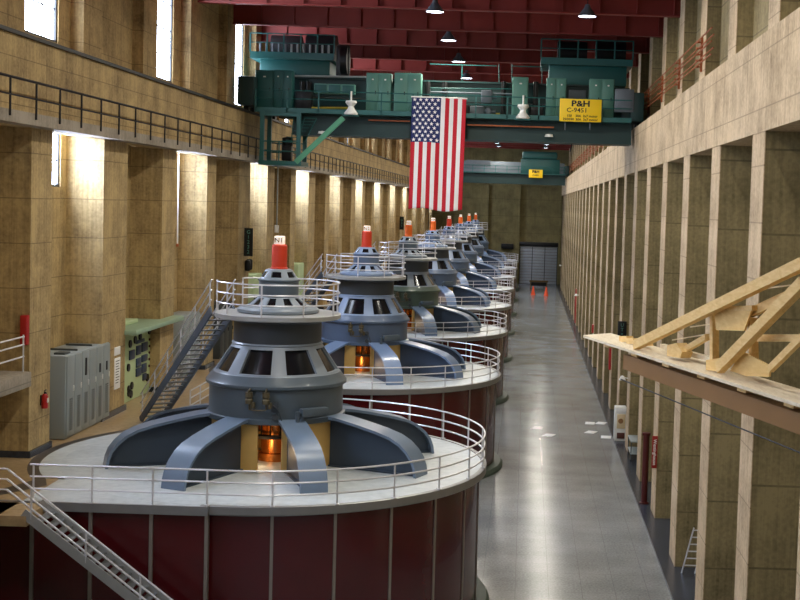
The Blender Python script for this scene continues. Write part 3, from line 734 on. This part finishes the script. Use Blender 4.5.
# yellow sign
a = P(560, 98.5, YC-1.1); b = P(601, 122.5, YC-1.1)
sg = cp(MB().bbox((a.x, YC-1.14, b.z), (b.x, YC-1.06, a.z), .02), 'sign_board', K['yelsign'], label='yellow lettered sign board')
off = Vector((-5, YC, 18.6)); cx, cz = (a.x+b.x)/2, (a.z+b.z)/2
def sgt(s, size, dx, z, bold, sx=1): text('lettering', s, size, facing(Vector((cx+dx, YC-1.145, z))-off, (0, -1, 0)), K['letter'], sg, bold=bold, sx=sx)
sgt('P&H', .46, 0, cz+.37, .016, 1.25); sgt('C-9451', .36, -.2, cz+.0, .004, 1.1)
sgt('150    30A  3x7 motor', .19, .1, cz-.32, .004); sgt('25/2030  30A  3x7 motor', .19, .0, cz-.52, .004)
mb = MB()
for x in (565, 590): mb.tube([P(x, 122, YC-1.0), P(x, 130, YC-1.0)], .03, 6)
cp(mb, 'sign_hanger', K['cgrey'], sg)
for x, y in ((322, 133), (549, 136)):
    c = P(x, y, YC-.5); cp(MB().lathe([(0, .12), (.2, .1), (.25, -.05), (0, -.06)], 16, c=c), 'floodlight', K['white'])
cp(MB().tube([P(573, 138, YC+.6), P(570, 152, YC+.6)], .03, 6).lathe([(0, .2), (.25, .15), (.25, -.1), (0, -.15)], 12, c=P(575, 138, YC+.6)), 'hook_block', K['cblack'])

# flag hanging from the walkway
fl = thing('flag', 'large american flag hanging vertically from the crane walkway', 'flag', (0, 0, 0))
a = P(412, 97, YC-1.15); b = P(466.5, 98, YC-1.15); zb_ = P(438, 210, YC-1.15).z
W = b.x-a.x; H = a.z-zb_; fl.location = (a.x, YC-1.15, zb_)
def fw(u, v): # u across 0..1, v down 0..1
    amp = .10*(.25+.75*v)
    y = amp*math.sin(u*9+v*3.2)+.06*math.sin(u*19-v*5)*v
    nar = 1-.05*v
    return Vector((W*(.5+(u-.5)*nar)-.12*v*(1-u), y, H*(1-v)+.08*math.sin(u*7)*v))
nu, nv = 52, 60
mb = MB(); vs = [fw(i/nu, j/nv) for j in range(nv+1) for i in range(nu+1)]; fs = []; mi = []
vc = .40; uc = 7/13
for j in range(nv):
    for i in range(nu):
        u = (i+.5)/nu; v = (j+.5)/nv; s = int(u*13)
        fs.append((j*(nu+1)+i, j*(nu+1)+i+1, (j+1)*(nu+1)+i+1, (j+1)*(nu+1)+i)); mi.append(2 if (u < uc and v < vc) else (0 if s % 2 == 0 else 1))
mb.v = [tuple(v) for v in vs]; mb.f = [list(f) for f in fs]; mb.m = mi
back = len(mb.v)
flag_mesh = mb.mesh('flag_cloth', [K['fred'], K['fwhite'], K['fblue']])
o = mk('cloth', flag_mesh, fl); sm = o.modifiers.new('thickness', 'SOLIDIFY'); sm.thickness = .012; sm.offset = 0
mb = MB()
rows = 11
for j in range(rows):          # stars in the canton, 9 columns turned upright
    n = 5 if j % 2 == 0 else 4
    for i in range(n):
        u = uc*((i+.5)/5 if n == 5 else (i+1)/5); v = vc*(j+.6)/(rows+.2)
        c = fw(u, v); r = .125; pts = []
        for q in range(10):
            rr = r if q % 2 == 0 else r*.42; an = PI/2+q*PI/5
            uu, vv = u+rr*math.cos(an)/W, v-rr*math.sin(an)/H
            p = fw(uu, vv); pts.append(p+Vector((0, -.016, 0)))
        o0 = len(mb.v); cc = c+Vector((0, -.016, 0))
        mb.add([cc]+pts, [(0, q+1, (q+1) % 10+1) for q in range(10)])
mb.build('stars', K['fwhite'], fl)
MB().tube([(-.05, .02, H+.02), (W+.05, .02, H-.0)], .04, 8).build('header_bar', K['white'], fl)
MB().tube([(.2, .02, H+.02), (.2, .12, H+.02), (.2, .14, H-.1)], .02, 6).tube([(W-.2, .02, H), (W-.2, .12, H), (W-.2, .14, H-.1)], .02, 6).build('hanger', K['white'], fl)

# far crane
YQ = 205.0
fc = thing('bridge_crane', 'second dark green bridge crane far down the hall with small yellow sign', 'crane', (-5, YQ, 18.6))
def fp(mb, name, m, parent=None):
    off = Vector((-5, YQ, 18.6)); mb.v = [tuple(Vector(v)-off) for v in mb.v]; return mb.build(name, m, parent or fc)
fp(MB().box((-16, YQ, 17.3), (5.9, YQ+1.4, 19.0)), 'front_girder', K['cdark'])
fp(MB().box((-16, YQ-.9, 18.9), (5.9, YQ, 19.05)), 'walkway', K['cgreen'])
fp(MB().box((-16, YQ+6, 19), (5.9, YQ+7, 21)), 'rear_girder', K['cgrey'])
mb = MB()
for z in (19.6, 20.1): mb.tube([(-16, YQ-.85, z), (5.9, YQ-.85, z)], .05, 6)
r = fp(mb, 'walkway_rail', K['cgreen'])
for i in range(13): fp(MB().box((-16+i*1.8, YQ-.9, 18.9), (-15.9+i*1.8, YQ-.8, 20.1)), 'rail_post', K['cgreen'], r)
for x in (-16.5, 6.25): fp(MB().bbox((x-.3 if x < 0 else 5.8, YQ-.6, 18.9), (x+.6 if x < 0 else 6.5, YQ+7.5, 20.4), .05), 'end_truck', K['cdark'])
fp(MB().bbox((-1.2, YQ+1, 19.0), (5.0, YQ+5, 21.4), .1).bbox((-1.0, YQ+1.2, 21.4), (4.6, YQ+4.5, 22.6), .3), 'trolley', K['cgreen'])
fp(MB().box((-9.8, YQ-.2, 19.9), (-6, YQ, 20.9)).box((-9.7, YQ-.25, 20.0), (-6.1, YQ-.2, 20.8)), 'resistor_box', K['cgrey'])
a = P(529, 169.5, YQ-1); b = P(542.5, 178, YQ-1)
sg2 = fp(MB().bbox((a.x, YQ-1.06, b.z), (b.x, YQ-.98, a.z), .02), 'sign_board', K['yelsign'])
text('lettering', 'P&H', .6, facing(Vector(((a.x+b.x)/2, YQ-1.07, (a.z+b.z)/2+.3))-Vector((-5, YQ, 18.6)), (0, -1, 0)), K['letter'], sg2, bold=.03)
text('lettering', 'C-9451', .34, facing(Vector(((a.x+b.x)/2, YQ-1.07, (a.z+b.z)/2-.25))-Vector((-5, YQ, 18.6)), (0, -1, 0)), K['letter'], sg2, bold=.01)

# pendant hanging under the crane
c = P(278, 166, YC-.4); e = P(279, 226, YC-.4)
pd = thing('crane_pendant', 'thin hanging control cable with small white pendant below the crane platform', 'pendant', (c.x, YC-.4, e.z))
MB().tube([(0, 0, 0), (0, 0, c.z-e.z-.05)], .045, 6).build('cable', K['sheet'], pd)
MB().bbox((-.12, -.1, -.4), (.12, .1, .05), .04).build('control_grip', K['white'], pd)

# conductor bars along the upper right wall
bb = thing('conductor_bars', 'bundle of rusty orange conductor bars along the upper right wall', 'conductor bars', (6.74, 46, 20))
for i in range(5):
    x = .0+.08*(i % 2); z = -.3+.25*i; MB().tube([(x, 3, z), (x, 180, z)], .03, 6).build('bar', K['rust'], bb)
for y in [q+3.4-46 for q in YR if q > 47]:
    mb = MB().bbox((.16, y-.05, -.5), (.27, y+.05, .9), .02)
    for i in range(5): mb.lathe([(0, -.05), (.07, -.04), (.07, .04), (0, .05)], 8, c=(.04, y, -.3+.25*i)); mb.bbox((.02, y-.03, -.33+.25*i), (.2, y+.03, -.27+.25*i), .01)
    mb.build('bracket', K['rust'], bb)

# ------------------------------------------------------------------ timber gangway at right foreground
T0 = Vector((1.23, 26.28, 11.15)); TD = Vector((2.45, -8.23, 0)).normalized(); TN = Vector((-TD.y, TD.x, 0))*1
if TN.x < 0: TN = -TN
tg = thing('timber_gangway', 'raw pine timber truss on a pale plank and brown steel channel from the right', 'timber frame', T0)
def V(px, py, off=0):
    q = T0+TN*off; d = ray(px, py); t = (q-CAM).dot(TN)/d.dot(TN); return CAM+d*t-T0
L = 16.6
MB().prism([Vector((0, 0, -.03)), TD*.02+TN*.0+Vector((0, 0, -.03)), TD*L+Vector((0, 0, -.03)), TD*(L-.3)+TN*.75+Vector((0, 0, -.03)), TN*.75-TD*.42+Vector((0, 0, -.03))], (0, 0, .05)).build('plank', K['plank'], tg)
mb = MB(); h0, h1 = .24, .3
p = TD*2.05+TN*.12
q = TD*L+TN*.12
mb.bar(p+Vector((0, 0, -.27)), q+Vector((0, 0, -.31)), .04, .28); mb.bar(p+TN*.1+Vector((0, 0, -.15)), q+TN*.1+Vector((0, 0, -.17)), .22, .03); mb.bar(p+TN*.1+Vector((0, 0, -.40)), q+TN*.1+Vector((0, 0, -.45)), .22, .03)
mb.build('steel_channel', K['brown'], tg)
for i in range(11):
    s = 1.0+i*1.5; MB().bar(TD*s+TN*.14+Vector((0, 0, -.08)), TD*s+TN*.7+Vector((0, 0, -.08)), .3, .08).build('cross_bearer', K['pine'], tg)
MB().tube([TD*2.1+TN*.05+Vector((0, 0, -.6)), TD*9+TN*.05+Vector((0, 0, -.66)), TD*L+TN*.05+Vector((0, 0, -.7))], .012, 6).build('cable', K['black'], tg)
def timber(x0, y0, x1, y1, w, off, dep, name='timber', m='pine'):
    a = V(x0, y0, off); b = V(x1, y1, off); mb = MB(); up = (b-a).normalized().cross(TN)
    mb.bar(a+TN*dep/2, b+TN*dep/2, dep, w, up); mb.build(name, K[m], tg)
def plate(pts, off, dep=.03, m='ply'):
    mb = MB().prism([V(x, y, off) for x, y in pts], TN*dep); mb.build('gusset', K[m], tg)
timber(633, 345, 800, 263, .17, .08, .13, 'diagonal_strut')
timber(716, 368, 800, 282, .17, .08, .13, 'diagonal_strut')
timber(711, 370, 711, 314, .11, .28, .12, 'post')
timber(751, 376, 749, 318, .10, .32, .12, 'post')
timber(716, 309, 752, 308, .08, .25, .3, 'rail')
plate([(714, 311), (751, 311), (744, 331), (716, 330)], .26)
timber(748, 313, 800, 289, .14, .34, .08, 'brace')
timber(757, 338, 800, 338, .11, .36, .08, 'rail')
plate([(741, 352), (748, 354), (770, 366), (769, 377), (746, 376), (730, 371)], .24)
timber(768, 369, 800, 337, .11, .2, .08, 'brace')
timber(676, 354, 705, 337, .1, .3, .08, 'brace')
timber(660, 346, 760, 374, .08, .5, .1, 'rail', 'plank')
plate([(667, 345), (676, 343), (682, 352), (680, 358), (667, 356)], .2, .2, 'pine')
plate([(706, 360), (720, 358), (726, 368), (722, 372), (706, 370)], .2)
for x, y in ((622, 339), (629, 341), (641, 343)):
    plate([(x-3, y-3), (x+4, y-3), (x+5, y+3), (x-3, y+3)], .35, .15, 'pine')
timber(690, 327, 752, 318, .02, .4, .02, 'tie_wire', 'plank'); timber(672, 340, 708, 334, .02, .4, .02, 'tie_wire', 'plank')
timber(760, 289, 800, 284, .02, .4, .02, 'tie_wire', 'plank')
e = TD*L; MB().bbox((e.x-.2, e.y-.4, -.75), (6.06-T0.x, e.y+.5, -.02), .03).build('wall_bracket', K['brown'], tg)

# ------------------------------------------------------------------ left mezzanine equipment
cb = thing('switchgear_cabinet', 'tall grey louvred switchgear cabinet between the two nearest left pilasters', 'cabinet', (-16.85, 46.0, ZD))
MB().bbox((-.9, 0, .0), (.45, 4.9, 3.05), .06).build('body', K['sheet'], cb)
for i in range(6):
    y = .05+.8*i; d = MB().bbox((.44, y+.02, .1), (.49, y+.78, 3.0), .015).build('cabinet_door', K['sheet'], cb)
    mb = MB()
    for q in range(14): mb.box((.485, y+.25, .3+q*.085), (.5, y+.58, .34+q*.085))
    mb.build('louvre', K['sheetd'], d)
    MB().bbox((.485, y+.62, 1.7), (.53, y+.66, 1.9), .01).build('handle', K['white'], d)
    if i in (2, 4, 5): MB().bbox((.485, y+.3, 2.0 if i > 2 else 2.1), (.52, y+.42, 2.35 if i > 2 else 2.75), .01).build('switch', K['cblack'], d)
for y in (1.6, 3.2): MB().box((-.7, y, 3.03), (.3, y+.06, 3.12)).build('top_rib', K['sheetd'], cb)
MB().bbox((-.1, .3, 3.03), (.3, .9, 3.12), .02).build('cable_box', K['sheetd'], cb)

mp_ = thing('control_panel', 'mint green control board with dark switches under a projecting hood beyond the cabinet', 'control panel', (-17.2, 54.1, ZD))
MB().bbox((-.7, -1.0, 0), (.3, 6.0, 3.12), .04).build('body', K['mint'], mp_)
MB().bbox((-.7, -1.2, 3.1), (1.25, 6.2, 3.32), .05).build('hood', mat('hood_green', (150, 176, 150), .4), mp_)
MB().bbox((-.5, .2, 3.32), (.3, 2.2, 3.5), .05).build('roof_box', K['mint'], mp_)
def sw(n, y0, z0, y1, z1, m, o=.06): MB().bbox((.28, y0, z0), (.3+o, y1, z1), .015).build(n, m, mp_)
blk = mat('switch_blue', (44, 60, 84), .4)
for i, (y0, z0, y1, z1) in enumerate(((1.9,1.35,2.55,1.75),(2.7,1.5,3.5,1.8),(1.9,1.9,2.5,2.3),(.9,1.8,1.6,2.2),(2.7,1.95,3.5,2.35),(1.9,2.4,3.0,2.55),(1.9,.95,2.6,1.3),(2.75,1.0,3.4,1.4),(2.9,.65,3.4,.95))): sw('switch_block', y0, z0, y1, z1, blk)
for i, (y, z) in enumerate(((1.0, 2.5), (1.7, 2.6), (2.4, 2.68), (.8, 1.5), (.9, .55), (1.3, .65), (.9, .4), (1.2, .3), (3.6, .7), (3.8, 2.8))):
    MB().tube([(.3, y, z), (.36, y, z)], .17, 14).build('meter', K['cblack'], mp_)
mb = MB()
for q in range(10): mb.tube([(.28, 3.85+.25*(q % 2), 1.2+.15*q), (.36, 3.85+.25*(q % 2), 1.2+.15*q)], .06, 8)
mb.build('pilot_lamp', K['darkred'], mp_)
MB().bbox((.28, 4.2, 2.2), (.34, 4.7, 2.8), .02).build('gauge_frame', K['white'], mp_)
sw('relay', 4.6, 1.7, 5.1, 2.1, K['cblack']); sw('relay', 5.1, 1.9, 5.4, 2.4, K['cblack'])

for i, (y, ln_, m, lab) in enumerate(((63.0, 4.4, 'sheet', 'plain grey cabinet seen behind the nearest gallery stair'), (70.6, 4.2, 'sheetd', 'dull grey cabinet seen beneath the nearest gallery stair'), (79.0, 4.0, 'mint', 'pale mint cabinet behind the nearest generator dome'), (94.5, 4.5, 'mint', 'pale mint cabinet behind the second generator dome'))):
    c2 = thing('equipment_cabinet', lab, 'cabinet', (-17.1, y, ZD), 0, 'left wall cabinets')
    h = 3.0 if i < 2 else 4.2
    MB().bbox((-.75, 0, 0), (.4, ln_, h), .04).build('body', K[m], c2)
    for q in range(4):
        w = ln_/4; d = MB().bbox((.38, w*q+.03, .1), (.43, w*(q+1)-.03, h-.1), .015).build('cabinet_door', K[m], c2)
        MB().bbox((.42, w*q+.8*w, 1.4), (.47, w*q+.84*w, 1.6), .01).build('handle', K['cblack'], d)
        if i == 2: MB().bbox((.42, w*q+.2, 2.6), (.46, w*q+.7, 2.9), .01).build('meter', K['cblack'], d)

c = A(41, 400, 0, XL)
fe = thing('fire_extinguisher', 'small red fire extinguisher on the nearest left pilaster', 'fire extinguisher', (XL+.13, c.y, c.z-.28))
MB().lathe([(0, 0), (.1, 0), (.11, .03), (.11, .42), (.06, .5), (0, .5)], 16).build('cylinder', K['extred'], fe)
MB().tube([(0, 0, .5), (0, 0, .57)], .035, 8).bar((0, -.05, .6), (0, .12, .62), .03, .03).build('valve', K['cblack'], fe)
MB().tube([(0, .05, .56), (.03, .14, .45), (.05, .13, .2)], .018, 6).build('hose', K['cblack'], fe)
MB().bbox((.095, -.06, .2), (.115, .06, .36), .005).build('label_plate', K['white'], fe)
MB().bbox((-.17, -.06, .1), (-.09, .06, .45), .01).build('bracket', K['cblack'], fe)
c = A(117, 368, 0, XL); pn_ = MB().bbox((XL-.03, c.y-.35, c.z-.85), (XL+.03, c.y+.35, c.z+.42), .01).build('notice_board', K['paper']); tag(pn_, 'tall white notice sheet on the pilaster left of the mint control board', 'notice')
mb = MB()
for q in range(9): mb.box((XL+.03, c.y-.25, c.z-.6+q*.11), (XL+.034, c.y+.1+.12*((q*7) % 3)*.5, c.z-.57+q*.11))
o = mb.build('printed_lines', K['letter'], pn_)
c = A(117, 353, 0, XL); tag(MB().bbox((XL-.03, c.y-.35, c.z-.08), (XL+.03, c.y+.35, c.z+.25), .01).build('notice_board', K['paper']), 'small white notice sheet above the tall notice on the left pilaster', 'notice')
# railing, ledge and red box at extreme left, behind the nearest pilaster
wz = A(24, 372, 1, 42).z
wr = thing('wall_railing', 'short white three-bar railing on a ledge at the far left edge', 'railing', (-16.42, 39.0, wz-.35))
mb = MB()
for yy in (337, 345, 357): z = A(24, yy, 1, 42).z-wz+.35; mb.tube([(0, 0, z), (0, 3.15, z)], .03, 6)
mb.build('rail_bars', K['rail'], wr)
for yy in (.1, 3.1): MB().tube([(0, yy, .3), (0, yy, A(24, 336, 1, 42).z-wz+.38)], .03, 6).build('rail_post', K['rail'], wr)
MB().bbox((-1.4, -1, -.15), (.25, 3.2, .35), .03).build('ledge', K['con_slab'], wr)
a = A(26, 316, 1, 42.3); b = A(26, 346, 1, 42.3)
tag(MB().bbox((-16.68, 42.45, b.z), (-16.46, 42.76, a.z), .03).build('fire_hose_box', K['extred']), 'red box on the nearest left pilaster above the white wall railing', 'box')

a = A(179, 153, 0, -17.0); b = A(179.5, 244, 0, -17.0)
wc = thing('wall_conduit', 'thin pale vertical conduit in the second lit window bay of the left wall', 'conduit', (-17.0, a.y, b.z))
MB().tube([(0, 0, 0), (0, 0, a.z-b.z)], .035, 6).build('pipe', K['white'], wc); MB().bbox((-.06, -.06, -.12), (.06, .06, .02), .02).tube([(0, 0, a.z-b.z-.1), (-.2, -.9, a.z-b.z-.1)], .02, 6).build('fitting', K['rust'], wc)
# vertical letter sign and clock on left pilaster
def vsign(loc, nrm, letters, w, h, label, board, ink, cat, size):
    nn = Vector(nrm); sd = Vector((0, 0, 1)).cross(nn)
    t = thing('pillar_sign', label, cat, loc)
    mb = MB().bar(Vector((0, 0, -h/2))+nn*.05, Vector((0, 0, h/2))+nn*.05, w, .08, nn); mb.build('sign_board', board, t)
    text('lettering', '\n'.join(letters), size, facing(Vector((0, 0, 0))+nn*.1, nrm), ink, t, bold=.003)
    return t
c = A(249.5, 243, 0, XL)
def on_y(x, y, Y): return A(x, y, 1, Y)
yl = 76.0
c = A(247, 242, 0, XL+.3)
vsign((c.x+.1, c.y, c.z), (0, -1, 0), 'G1232', .5, 1.62, 'tall narrow black sign with pale stacked characters on a left pilaster behind the nearest cap', K['cblack'], K['ccab'], 'sign', .3)
e = A(248, 265, 0, XL+.15)
sp = thing('wall_fitting', 'small dark fitting below the tall black sign on the left pilaster', 'wall fitting', (XL+.02, e.y, e.z))
MB().bbox((0, -.3, -.35), (.3, -.02, .3), .08).build('bracket', K['cblack'], sp); MB().bbox((0, .02, -.3), (.35, .3, .35), .08).build('speaker', K['cblack'], sp)
c = A(401, 223, 0, XL+.2)
vsign((c.x+.1, c.y, c.z), (0, -1, 0), 'G21', .55, 1.7, 'distant narrow black sign on a left pilaster behind the third cap', K['cblack'], K['ccab'], 'sign', .4)
# ------------------------------------------------------------------ right wall things
def near_side(x, y, k): return A(x, y, 1, YR[k]-.92)
ks = min(range(len(YR)), key=lambda i: abs(YR[i]-58.6))
c = near_side(654.5, 452, ks)
vs_ = thing('pillar_sign', 'narrow red vertical sign with white lettering on a right pilaster beside the maroon pipe', 'sign', (c.x, YR[ks]-.95, c.z))
MB().bbox((-.12, -.03, -.72), (.12, .03, .72), .01).build('sign_board', mat('sign_red', (150, 32, 24), .5), vs_)
tx = text('lettering', 'Westinghouse', .2, Matrix.Translation((0, -.035, 0)) @ Matrix(((0, 1, 0), (0, 0, -1), (-1, 0, 0))).to_4x4(), K['whitel'], vs_, bold=.003)
a = A(644, 503, 2, .12); tp = A(645.5, 434, 1, a.y)
pp = thing('standpipe', 'maroon standpipe rising from the dark kerb beside the right wall', 'pipe', (a.x, a.y, .1))
MB().tube([(0, 0, 0), (0, 0, tp.z-.1)], .15, 16).build('pipe', K['darkred'], pp); MB().lathe([(0, 0), (.24, 0), (.24, .06), (.15, .08)], 16).build('foot_flange', K['darkred'], pp)
MB().lathe([(.15, -.05), (.2, -.05), (.2, .06), (.0, .1)], 16, c=(0, 0, tp.z-.1)).build('cap', K['darkred'], pp)
ks2 = min(range(len(YR)), key=lambda i: abs(YR[i]-81))
c = near_side(622, 330, ks2)
t = thing('pillar_sign', 'square-cornered black sign with pale characters on a right pilaster just above the pale plank', 'sign', (c.x, YR[ks2]-.98, c.z))
MB().bbox((-.27, -.05, -.55), (.27, .05, .55), .02).build('sign_board', K['cblack'], t)
text('lettering', 'U\nT\n=', .3, facing((0, -.055, .02), (0, -1, 0)), K['ccab'], t)
# white vending machine
c = A(617, 441, 2, .1)
vm = thing('vending_machine', 'white boxy vending machine standing on the dark kerb by the right wall', 'machine', (5.9, c.y, .1))
MB().bbox((-.32, 0, 0), (.36, .9, 2.0), .04).build('body', K['white'], vm)
MB().bbox((-.2, -.03, .75), (.3, .02, 1.6), .02).build('front_panel', mat('cream_panel', (222, 200, 160), .5), vm)
MB().bbox((-.18, -.04, .15), (.28, .02, .5), .02).build('delivery_slot', mat('slot_brown', (90, 50, 40), .5), vm)
MB().tube([(.02, -.03, 1.2), (.02, -.06, 1.2)], .15, 16).build('emblem', mat('emblem_brown', (150, 110, 70), .5), vm)
MB().bbox((-.25, -.03, 1.68), (.32, .02, 1.95), .02).build('top_panel', K['paper'], vm)
c = A(628, 463, 2, .1)
tb = thing('tool_cart', 'low grey two-shelf cart in the bay beyond the maroon pipe', 'cart', (6.4, c.y+1.6, .1))
MB().bbox((-.35, -1.0, 1.0), (.35, 1.0, 1.08), .02).build('top_shelf', K['sheet'], tb); MB().bbox((-.35, -1.0, .35), (.35, 1.0, .42), .02).build('lower_shelf', K['sheet'], tb)
for sx in (-.32, .32):
    for sy in (-.95, .95):
        l = MB().tube([(sx, sy, .08), (sx, sy, 1.05)], .03, 6).build('leg', K['sheetd'], tb); MB().tube([(sx-.03, sy, .08), (sx+.03, sy, .08)], .08, 12).build('wheel', K['cblack'], l)
c = A(634, 415, 0, XRW)
for (x, y, lab) in ((633.5, 387, 'small white wall lamp on a right pilaster just under the brown channel'), (562.5, 266, 'small white wall lamp far down the right wall near the door'), (578.5, 294, 'small white wall lamp on the right wall above the last red cabinet')):
    c = A(x, y, 0, XRW); c.y = min(YR, key=lambda q: abs(q-c.y))
    wl = thing('wall_lamp', lab, 'wall lamp', (XRW, c.y, c.z))
    MB().tube([(-.02, 0, 0), (-.3, 0, .05)], .03, 6).build('bracket', K['white'], wl); MB().lathe([(0, .16), (.1, .12), (.2, -.1), (0, -.08)], 16, c=(-.35, 0, 0)).build('shade', K['white'], wl)
for (x, y, h, lab) in ((611, 358, 1.7, 'narrow red hose cabinet on the right pilaster below the pale plank tip'), (593.5, 329, .7, 'small red box low on the right wall above the plank tip'), (575.5, 305, 4.0, 'tall thin red pipe far along the right wall')):
    c = A(x, y, 0, XRW); c.y = min(YR, key=lambda q: abs(q-c.y))+(c.y-min(YR, key=lambda q: abs(q-c.y)))*.1
    b_ = MB().bbox((XRW-.12, c.y-.3, c.z-h/2), (XRW+.03, c.y+.3, c.z+h/2), .03).build('hose_cabinet', K['extred']); tag(b_, lab, 'hose cabinet')
# ladder-like handrail at lower right
c = A(688, 560, 0, XRW+.6)
ld_ = thing('ladder', 'leaning bright metal ladder top in the bay at lower right', 'ladder', (XRW+.7, 48.2, .1))
for dx in (-.25, .25): MB().tube([(dx-.25, .0, 0), (dx+.15, 0, 1.75)], .03, 8).build('rail', K['rail'], ld_)
for q in range(6): MB().tube([(-.5+.4*(.3+.27*q)/1.75, 0, .3+.27*q), (.0+.4*(.3+.27*q)/1.75, 0, .3+.27*q)], .025, 6).build('rung', K['rail'], ld_)
# papers on the aisle floor
for x, y, lab in ((537, 428, 'white sheet on the aisle floor, leftmost of the six'), (549, 435, 'white sheet on the aisle floor, second from the left of the six'), (590, 423, 'white sheet on the floor, left one of the farthest pair by the right wall'), (602, 423, 'white sheet on the floor touching the kerb, right one of the farthest pair'), (591, 432, 'white tilted sheet on the floor between the paired sheets and the lone one'), (608, 437, 'white sheet on the floor just in front of the vending machine')):
    c = A(x, y, 2, .02); a_ = R(random.uniform(-25, 25)); mb = MB()
    mb.bbox((-.3, -.42, .0), (.3, .42, .025), .005); o = mb.build('floor_sheet', K['paper'], None, (min(c.x, 5.2), c.y, 0.001), a_); tag(o, lab, 'sheet', 'white sheets on the aisle floor')
# cones and table near the door
def cone(x, y, lab):
    c = A(x, y, 2, 0)
    t = thing('traffic_cone', lab, 'traffic cone', (c.x, c.y, 0))
    MB().lathe([(0, 1.4), (.08, 1.4), (.34, .08), (.3, .06), (0, .06)], 16).build('cone_body', K['cone'], t); MB().bbox((-.36, -.36, 0), (.36, .36, .07), .02).build('base', K['cone'], t)
cone(533, 295, 'left orange traffic cone in front of the wooden table by the far door'); cone(546, 296, 'right orange traffic cone in front of the wooden table by the far door')
c = A(539, 287, 2, 0)
tb = thing('table', 'brown wooden table in front of the far roll-up door', 'table', (2.4, 221, 0))
MB().bbox((-1.6, -.6, .95), (1.6, .6, 1.2), .02).build('tabletop', K['tablewood'], tb)
for sx in (-1.4, 1.4):
    for sy in (-.5, .5): MB().bbox((sx-.08, sy-.08, 0), (sx+.08, sy+.08, .95), .01).build('leg', K['tablewood'], tb)
MB().bbox((-1.3, -.4, .3), (1.3, .4, .9), .02).build('shelf_box', K['cblack'], tb)
c = P(508, 246, YF-.6); tag(MB().bbox((c.x-1.2, YF-.9, c.z-.5), (c.x+1.0, YF-.02, c.z+.4), .05).build('wall_shelf', K['cblack']), 'black shelf box on the far wall left of the door', 'shelf')

# ------------------------------------------------------------------ world and view
w = bpy.data.worlds.new('world'); bpy.context.scene.world = w; w.use_nodes = True
w.node_tree.nodes['Background'].inputs[0].default_value = (.75, .85, 1, 1); w.node_tree.nodes['Background'].inputs[1].default_value = .2
vs = bpy.context.scene.view_settings
vs.view_transform = 'Standard'; vs.look = 'None'; vs.gamma = 1; vs.exposure = -1.15; vs.use_curve_mapping = False
sc = bpy.context.scene
sc.cycles.max_bounces = 6; sc.cycles.diffuse_bounces = 3; sc.cycles.glossy_bounces = 3
